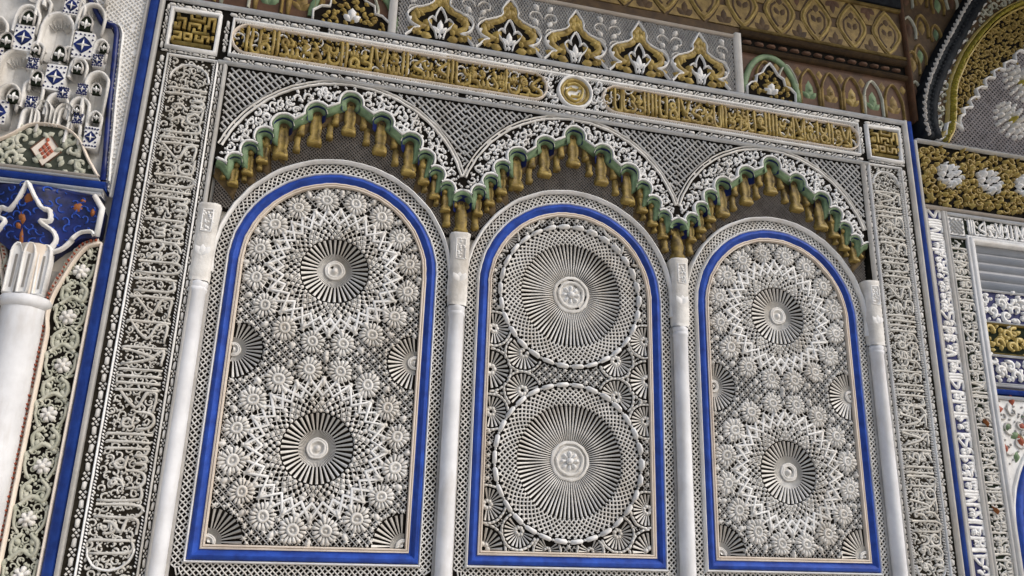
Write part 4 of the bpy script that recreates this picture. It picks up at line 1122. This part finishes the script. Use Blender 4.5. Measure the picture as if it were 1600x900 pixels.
# ------------------------------------------------------------------ shutter side
t = thing('gold_relief_band', 'gold relief band with two white flower clusters below the lobed arch', 'relief band', 2.3, 1.764, 0.0)
g = MB(); rect(g, 1.862, 3.6, 1.766, 2.122, HB, -.008); g.build('ground_plate', DK, t)
rg0 = lambda u, z: (u > 1.875) & (u < 3.2) & (z > 1.785) & (z < 2.105)
cl = [(2.055 + .245 * i, 1.955) for i in range(5)]
rg = lambda u, z: rg0(u, z) & np.all([np.hypot((u - c[0]) * 1.0, (z - c[1]) * 1.1) > .083 for c in cl], axis=0)
k = MB(); floral(k, rg, (1.86, 3.2, 1.77, 2.12), .050, -.008, .006, .0085, 9, .030); k.build('gold_scroll_carving', GO, t, stuff=True)
k = MB(); q = studs(rg, (1.86, 3.2, 1.77, 2.12), .046, .7, .012); gem(k, LEAF, q, rng.random(len(q)) * 6.3, (.034, .036), -.008, .013, .5, .3); k.build('gold_bead_carving', GB, t, stuff=True)
for c in cl:
    f = MB()
    for i in range(7):
        a = i * 2 * PI / 7 + .4
        gem(f, LEAF, [(c[0] + .022 * math.cos(a), c[1] + .022 * math.sin(a))], a, (.055, .055), -.008, .018, .5, .3)
        sweep(f, spiral((c[0] + .066 * math.cos(a + .45), c[1] + .058 * math.sin(a + .45)), .016, a, .8, 9), ROOF(.008, -.008, .014))
    gem(f, DIA, [(c[0] + dx, c[1] + dz) for dx, dz in ((0, .012), (.012, 0), (-.012, 0), (0, -.012))], 0, .010, -.004, .022, .5, .3)
    f.build('white_flower', PW, t)
k = MB(); sweep(k, A((1.866, 2.128), (3.6, 2.128)), ROLL(.020, HB, .024)); k.build('top_rail', PW, t)
k = MB(); sweep(k, A((1.866, 1.757), (3.6, 1.757)), ROLL(.020, HB, .022)); k.build('bottom_rail', PK, t)

t = thing('lobed_arch', 'lobed arch of gold scrolls with white scalloped edge around mauve lattice', 'arch', 2.6, 2.14, 0.0)
XC = 3.05
yel = smooth(A((2.045, 2.150), (2.10, 2.24), (2.128, 2.356), (2.166, 2.519), (2.311, 2.767), (2.551, 3.025), (2.80, 3.18), (XC, 3.27)), 5)
yelm = np.concatenate([yel, np.stack([2 * XC - yel[::-1, 0], yel[::-1, 1]], 1)[1:]])
whi = A((1.990, 2.150), (2.030, 2.160), (2.062, 2.180), (2.068, 2.215), (2.085, 2.262), (2.118, 2.278), (2.150, 2.262), (2.176, 2.245), (2.165, 2.285), (2.185, 2.325), (2.205, 2.335), (2.200, 2.370), (2.235, 2.385), (2.262, 2.390), (2.250, 2.425), (2.285, 2.455), (2.318, 2.460), (2.305, 2.505), (2.345, 2.530), (2.378, 2.530), (2.375, 2.575), (2.41, 2.60), (2.445, 2.60), (2.445, 2.645), (2.49, 2.67), (2.525, 2.665), (2.53, 2.71), (2.58, 2.74), (2.615, 2.735), (2.62, 2.785), (2.66, 2.82), (2.70, 2.815), (2.71, 2.87), (2.77, 2.90), (2.85, 2.95), (XC, 3.05))
whim = np.concatenate([whi, np.stack([2 * XC - whi[::-1, 0], whi[::-1, 1]], 1)[1:]])
g = MB(); prism(g, np.concatenate([yelm, A((2 * XC - 1.99, 2.1385), (1.99, 2.1385))]), HB, -.010); g.build('ground_plate', DK, t)
rs = MB(); q, a = along(yelm, .018); gem(rs, LONG, q, a + .7, (.016, .020), -.010, .026, .6, .2); rs.build('rope_moulding', YE, t)
k = MB(); sweep(k, yelm, [(-.030, -.01), (-.024, .012), (-.018, .006)]); sweep(k, yelm, [(.014, .004), (.020, .012), (.026, -.02)]); k.build('gold_line', GB, t)
k = MB(); sweep(k, whim, ROOF(.014, -.010, .014)); k.build('white_edging', PW, t)
fy = inpoly(np.concatenate([yelm, whim[::-1]]))
dist = lambda u, z, P: np.min(np.hypot(np.asarray(u)[..., None] - P[:, 0], np.asarray(z)[..., None] - P[:, 1]), -1)
rg = lambda u, z: fy(u, z) & (dist(u, z, yelm) > .028) & (u < 3.3)
k = MB(); floral(k, rg, (2.0, 3.3, 2.14, 3.3), .046, -.010, .002, .008, 13, .024); k.build('gold_scroll_carving', GO, t, stuff=True)
fw = inpoly(np.concatenate([whim, A((2 * XC - 1.99, 2.142), (1.99, 2.142))]))
rg = lambda u, z: fw(u, z) & (u < 3.3) & (dist(u, z, whim) > .008)
k = MB(); hatch(k, rg, (2.0, 3.3, 2.13, 3.1), PI / 4, .0185, .0080, -.010, -.004); hatch(k, rg, (2.0, 3.3, 2.13, 3.1), -PI / 4, .0185, .0080, -.010, -.0035); k.build('lattice', MV, t, stuff=True)
for c in ((2.515, 2.350), (2.625, 2.600), (2.84, 2.44), (3.05, 2.70), (3.1, 2.35)):
    f = MB()
    for n, r_, s_, h in ((16, .100, .030, .012), (12, .068, .036, .020), (8, .036, .034, .026)):
        ring, a = polar(c, r_, n, .5 * (n == 12)); gem(f, PETAL, ring - .4 * s_ * np.stack([np.cos(a), np.sin(a)], 1), a, (s_, s_ * 1.5), -.008, h, .55, .2)
    f.build('white_rosette', PL, t)
    f = MB(); gem(f, OCT, [c], 0, .020, .0, .032, .5, .3); f.build('rosette_centre', YE, t)

t = thing('carved_rib', 'dark carved wooden rib rising beside the lobed arch toward the eave', 'carved rib', 1.95, 2.14, 0.0)
rib = smooth(A((1.955, 2.145), (1.945, 2.25), (1.975, 2.40), (2.075, 2.60), (2.20, 2.80), (2.33, 3.00), (2.48, 3.20), (2.62, 3.36)), 5)
k = MB(); sweep(k, rib, [(-.052, HB), (-.052, .030), (-.040, .045), (-.006, .045), (.0, .03), (.006, .045), (.048, .045), (.056, .03), (.056, HB)]); k.build('rib_body', CD, t)
k = MB(); q, a = along(rib, .036, .027); gem(k, LEAF, q, a + .9, (.036, .030), .045, .056, .5, .3); gem(k, LEAF, q, a - .9 + PI, (.026, .024), .045, .055, .5, .3); k.build('leaf_carving', PG, t, stuff=True)
q, a = along(rib, .085, -.046)
for c in q:
    k = MB(); gem(k, OCT, [c], 0, .010, .03, .052, .5, .3); k.build('white_stud', PW, t)
k = MB(); q, a = along(rib, .030, -.012); gem(k, LEAF, q, a + 2.2, (.034, .030), .040, .052, .5, .3); k.build('dark_leaf_carving', CD, t, stuff=True)

t = thing('painted_wood_spandrel', 'dim brown painted wooden spandrel between gold frieze and dark rib', 'painted panel', 1.95, 2.23, 0.0)
g = MB(); rect(g, 1.8705, 2.75, 2.235, 3.415, HB, -.016); g.build('board', BR, t)
k = MB(); sweep(k, A((1.874, 2.235), (1.874, 3.32)), FLAT(.022, -.03, .024, .3)); k.build('corner_post', RB, t)
n = 0
for (x, z, s) in ((1.925, 2.42, .9), (1.93, 2.60, 1.0), (1.985, 2.66, .9), (1.935, 2.82, 1.0), (2.02, 2.85, 1.0), (2.11, 2.82, .8), (1.94, 3.02, 1.0), (2.04, 3.05, 1.0), (2.15, 3.02, 1.0), (2.25, 3.06, .9), (1.93, 3.22, 1.0), (2.05, 3.24, 1.0), (2.17, 3.22, 1.0)):
    k = MB(); p = smooth(A((x - .035 * s, z - .06 * s), (x - .04 * s, z + .02 * s), (x, z + .08 * s), (x + .04 * s, z + .02 * s), (x + .035 * s, z - .06 * s)), 4)
    sweep(k, p, ROOF(.015, -.016, -.004)); o = k.build('painted_ogee', OC if n % 3 else LG, t)
    f = MB(); gem(f, LEAF, [(x, z - .05 * s)], PI / 2, (.10 * s, .07 * s), -.016, -.006, .5, .3); f.build('leaf_motif', (RB, OC, GR)[n % 3], o); n += 1
t = thing('pierced_spandrel', 'gold and green floral corner between the dark rib and yellow rope of the lobed arch', 'carved spandrel', 2.3, 2.3, 0.0)
sp = np.concatenate([rib[2:] + np.array([.07, -.02]), yel[::-1][:len(yel)]])
ins = inpoly(sp)
k = MB(); floral(k, lambda u, z: ins(u, z) & (dist(u, z, yel) > .02) & (dist(u, z, rib) > .06), (1.95, 2.9, 2.2, 3.4), .06, HB, -.004, .014, 17, .042); k.build('floral_carving', LG, t, stuff=True)

# framed wall with shutter
t = thing('narrow_script_band', 'white upright band of small navy script next to the blue strip', 'inscription band', 1.93, -.42, 0.0)
g = MB(); rect(g, 1.8625, 1.985, -.42, 1.746, HB, HF - .008); g.build('ground_plate', NV, t)
k = MB()
for x in (1.872, 1.9775): sweep(k, A((x, -.42), (x, 1.746)), FLAT(.018, HF - .008, .006, .3))
k.build('white_border', PW, t)
script(t, 1.80, .086, lambda x, y: (1.883 + .086 - y, -.05 + x), PW, HF - .008, -.003, 41, .16)
t = thing('shutter_surround', 'white carved script frame around the grey shutter and blue tile bands', 'inscription band', 2.06, -.42, 0.0)
g = MB(); rect(g, 1.9855, 2.112, -.42, 1.746, HB, HF - .008); rect(g, 2.1125, 3.2, 1.618, 1.746, HB, HF - .0085); g.build('ground_plate', DG, t)
k = MB()
sweep(k, A((1.9915, -.42), (1.9915, 1.746)), FLAT(.012, HF - .008, .008, .3)); sweep(k, A((2.105, -.42), (2.105, 1.625), (3.2, 1.625)), FLAT(.014, HF - .008, .008, .3)); sweep(k, A((2.0, 1.736), (3.2, 1.736)), FLAT(.018, HF - .008, .009, .3))
sweep(k, A((2.0, 1.612), (2.096, 1.612)), FLAT(.010, HF - .008, .007, .3)); k.build('white_border', PW, t)
k = MB(); rect(k, 2.003, 2.097, 1.625, 1.722, HF - .009, HF - .002); o = k.build('corner_block', PW, t)
k = MB(); rg = lambda u, z: (u > 2.010) & (u < 2.092) & (z > 1.632) & (z < 1.716)
hatch(k, rg, (2.0, 2.1, 1.62, 1.72), PI / 4, .018, .008, -.003, .006); hatch(k, rg, (2.0, 2.1, 1.62, 1.72), -PI / 4, .018, .008, -.003, .0065); k.build('corner_net', PL, o)
script(t, 1.64, .094, lambda x, y: (2.002 + .094 - y, -.04 + x), PB, HF - .008, -.001, 43, .10)
script(t, 1.0, .088, lambda x, y: (2.12 + x, 1.636 + y), PW, HF - .008, -.001, 44, .11)
k = MB(); rg = lambda u, z: ((u > 2.0) & (u < 2.097) & (z > -.42) & (z < 1.60)) | ((u > 2.12) & (u < 3.1) & (z > 1.635) & (z < 1.725))
floral(k, rg, (2.0, 3.1, -.42, 1.73), .046, HF - .008, -.004, .0075, 45, .018); k.build('vine_carving', PL, t, stuff=True)
k = MB(); gem(k, LEAF, [(2.07, .66), (2.055, .26)], A(2.2, 2.2).ravel(), (.05, .03), HF - .004, .012, .5, .3); k.build('terracotta_leaf', OR, t, stuff=True)

t = thing('ribbed_shutter', 'plain grey ribbed shutter in the white script frame', 'shutter', 2.7, 1.352, 0.0)
g = MB(); rect(g, 2.139, 3.2, 1.352, 1.600, HB, -.032); g.build('shutter_board', SH, t)
for i, z in enumerate((1.575, 1.528, 1.480, 1.430, 1.385)):
    k = MB(); sweep(k, A((2.139, z), (3.2, z)), [(-.020, -.032), (-.016, -.026 + .003 * (i % 2)), (.014, -.022), (.018, -.032)]); k.build('slat', SH, t)
k = MB(); sweep(k, A((2.124, -.42), (2.124, 1.609), (3.2, 1.609)), [(-.012, HB), (-.011, .012), (-.003, .018), (.010, .014), (.013, HB)]); k.build('white_frame', PW, t)

def tile_band(z0, z1, g_m, f_m, hi, label, seed):
    t = thing('tile_band', label, 'tile band', 2.6, z0, 0.0)
    g = MB(); rect(g, 2.139, 3.2, z0, z1, HB, -.022); g.build('ground_plate', g_m, t)
    k = MB(); sweep(k, A((2.139, z1 + .006), (3.2, z1 + .006)), FLAT(.010, HB, -.010, .3)); sweep(k, A((2.139, z0 - .004), (3.2, z0 - .004)), FLAT(.008, HB, -.0105, .3)); k.build('border', hi, t)
    k = MB(); rg = lambda u, z: (u > 2.142) & (u < 3.2) & (z > z0 + .006) & (z < z1 - .006)
    floral(k, rg, (2.14, 3.2, z0, z1), .062, -.022, -.008, .016, seed, .040); k.build('scroll_carving', f_m, t, stuff=True)
tile_band(1.190, 1.346, NV, PW, PW, 'navy and white scroll band directly below the grey shutter', 51)
tile_band(1.030, 1.172, DG, GB, GO, 'olive gold scroll band between the two navy and white bands', 52)
tile_band(.882, 1.012, NV, PW, PW, 'navy and white scroll band below the olive gold band', 53)
t = thing('blue_ledge', 'thin blue ledge below the lower navy and white scroll band', 'ledge', 2.6, .82, 0.0)
k = MB(); sweep(k, A((2.146, .838), (3.2, .838)), FLAT(.026, HB, -.004, .3)); k.build('ledge_body', BL, t)
k = MB(); sweep(k, A((2.139, .868), (3.2, .868)), FLAT(.012, HB, -.008, .3)); sweep(k, A((2.139, .809), (3.2, .809)), FLAT(.018, HB, -.006, .3)); k.build('white_border', PW, t)
t = thing('blue_arch', 'blue edged arch with dark opening in a white floral surround', 'arch', 2.6, -.42, 0.0)
AX, AR, AZ = 2.60, .42, .20
oa = np.concatenate([A((AX - AR, -.42)), arc((AX, AZ), AR, 180, 0, 40, .46), A((AX + AR, -.42))]).reshape(-1, 2)
g = MB(); prism(g, np.concatenate([oa, A((3.2, -.42), (3.2, .798), (2.1395, .798), (2.1395, -.42))]), HB, -.018); g.build('white_surround', PW, t)
g = MB(); prism(g, oa, HB, HB + .004); g.build('opening_shade_plate', DK, t)  # flat near-black plate; the shade inside the arch is only its colour
k = MB(); sweep(k, oa, [(-.022, HB), (-.020, -.008), (.0, -.004), (.012, -.010), (.014, -.018)]); k.build('blue_edging', BL, t)
k = MB(); sweep(k, oa, [(.022, -.018), (.026, -.008), (.036, -.008), (.040, -.018)]); k.build('white_edging', PW, t)
ins = lambda u, z: (np.hypot(u - AX, (z - AZ) / 1.09) > AR + .055) & (u > 2.15) & (u < 3.1) & (z < .785) & (z > .22)
q = studs(ins, (2.14, 3.1, .2, .8), .062, .5, .02); kk = len(q) // 3
for nm, m_, a, b_ in (('red_leaf_carving', RD, 0, kk), ('green_leaf_carving', GR, kk, 2 * kk), ('gold_leaf_carving', OC, 2 * kk, len(q))):
    p_ = np.random.default_rng(3).permutation(len(q))[a:b_]
    k = MB(); gem(k, LEAF, q[p_], np.arange(len(p_)) * 1.7, (.058, .055), -.018, -.008, .5, .3)
    k.build(nm, m_, t, stuff=True)
k = MB(); floral(k, ins, (2.14, 3.1, .2, .8), .07, -.018, -.010, .008, 61, .02); k.build('stem_carving', PG, t, stuff=True)
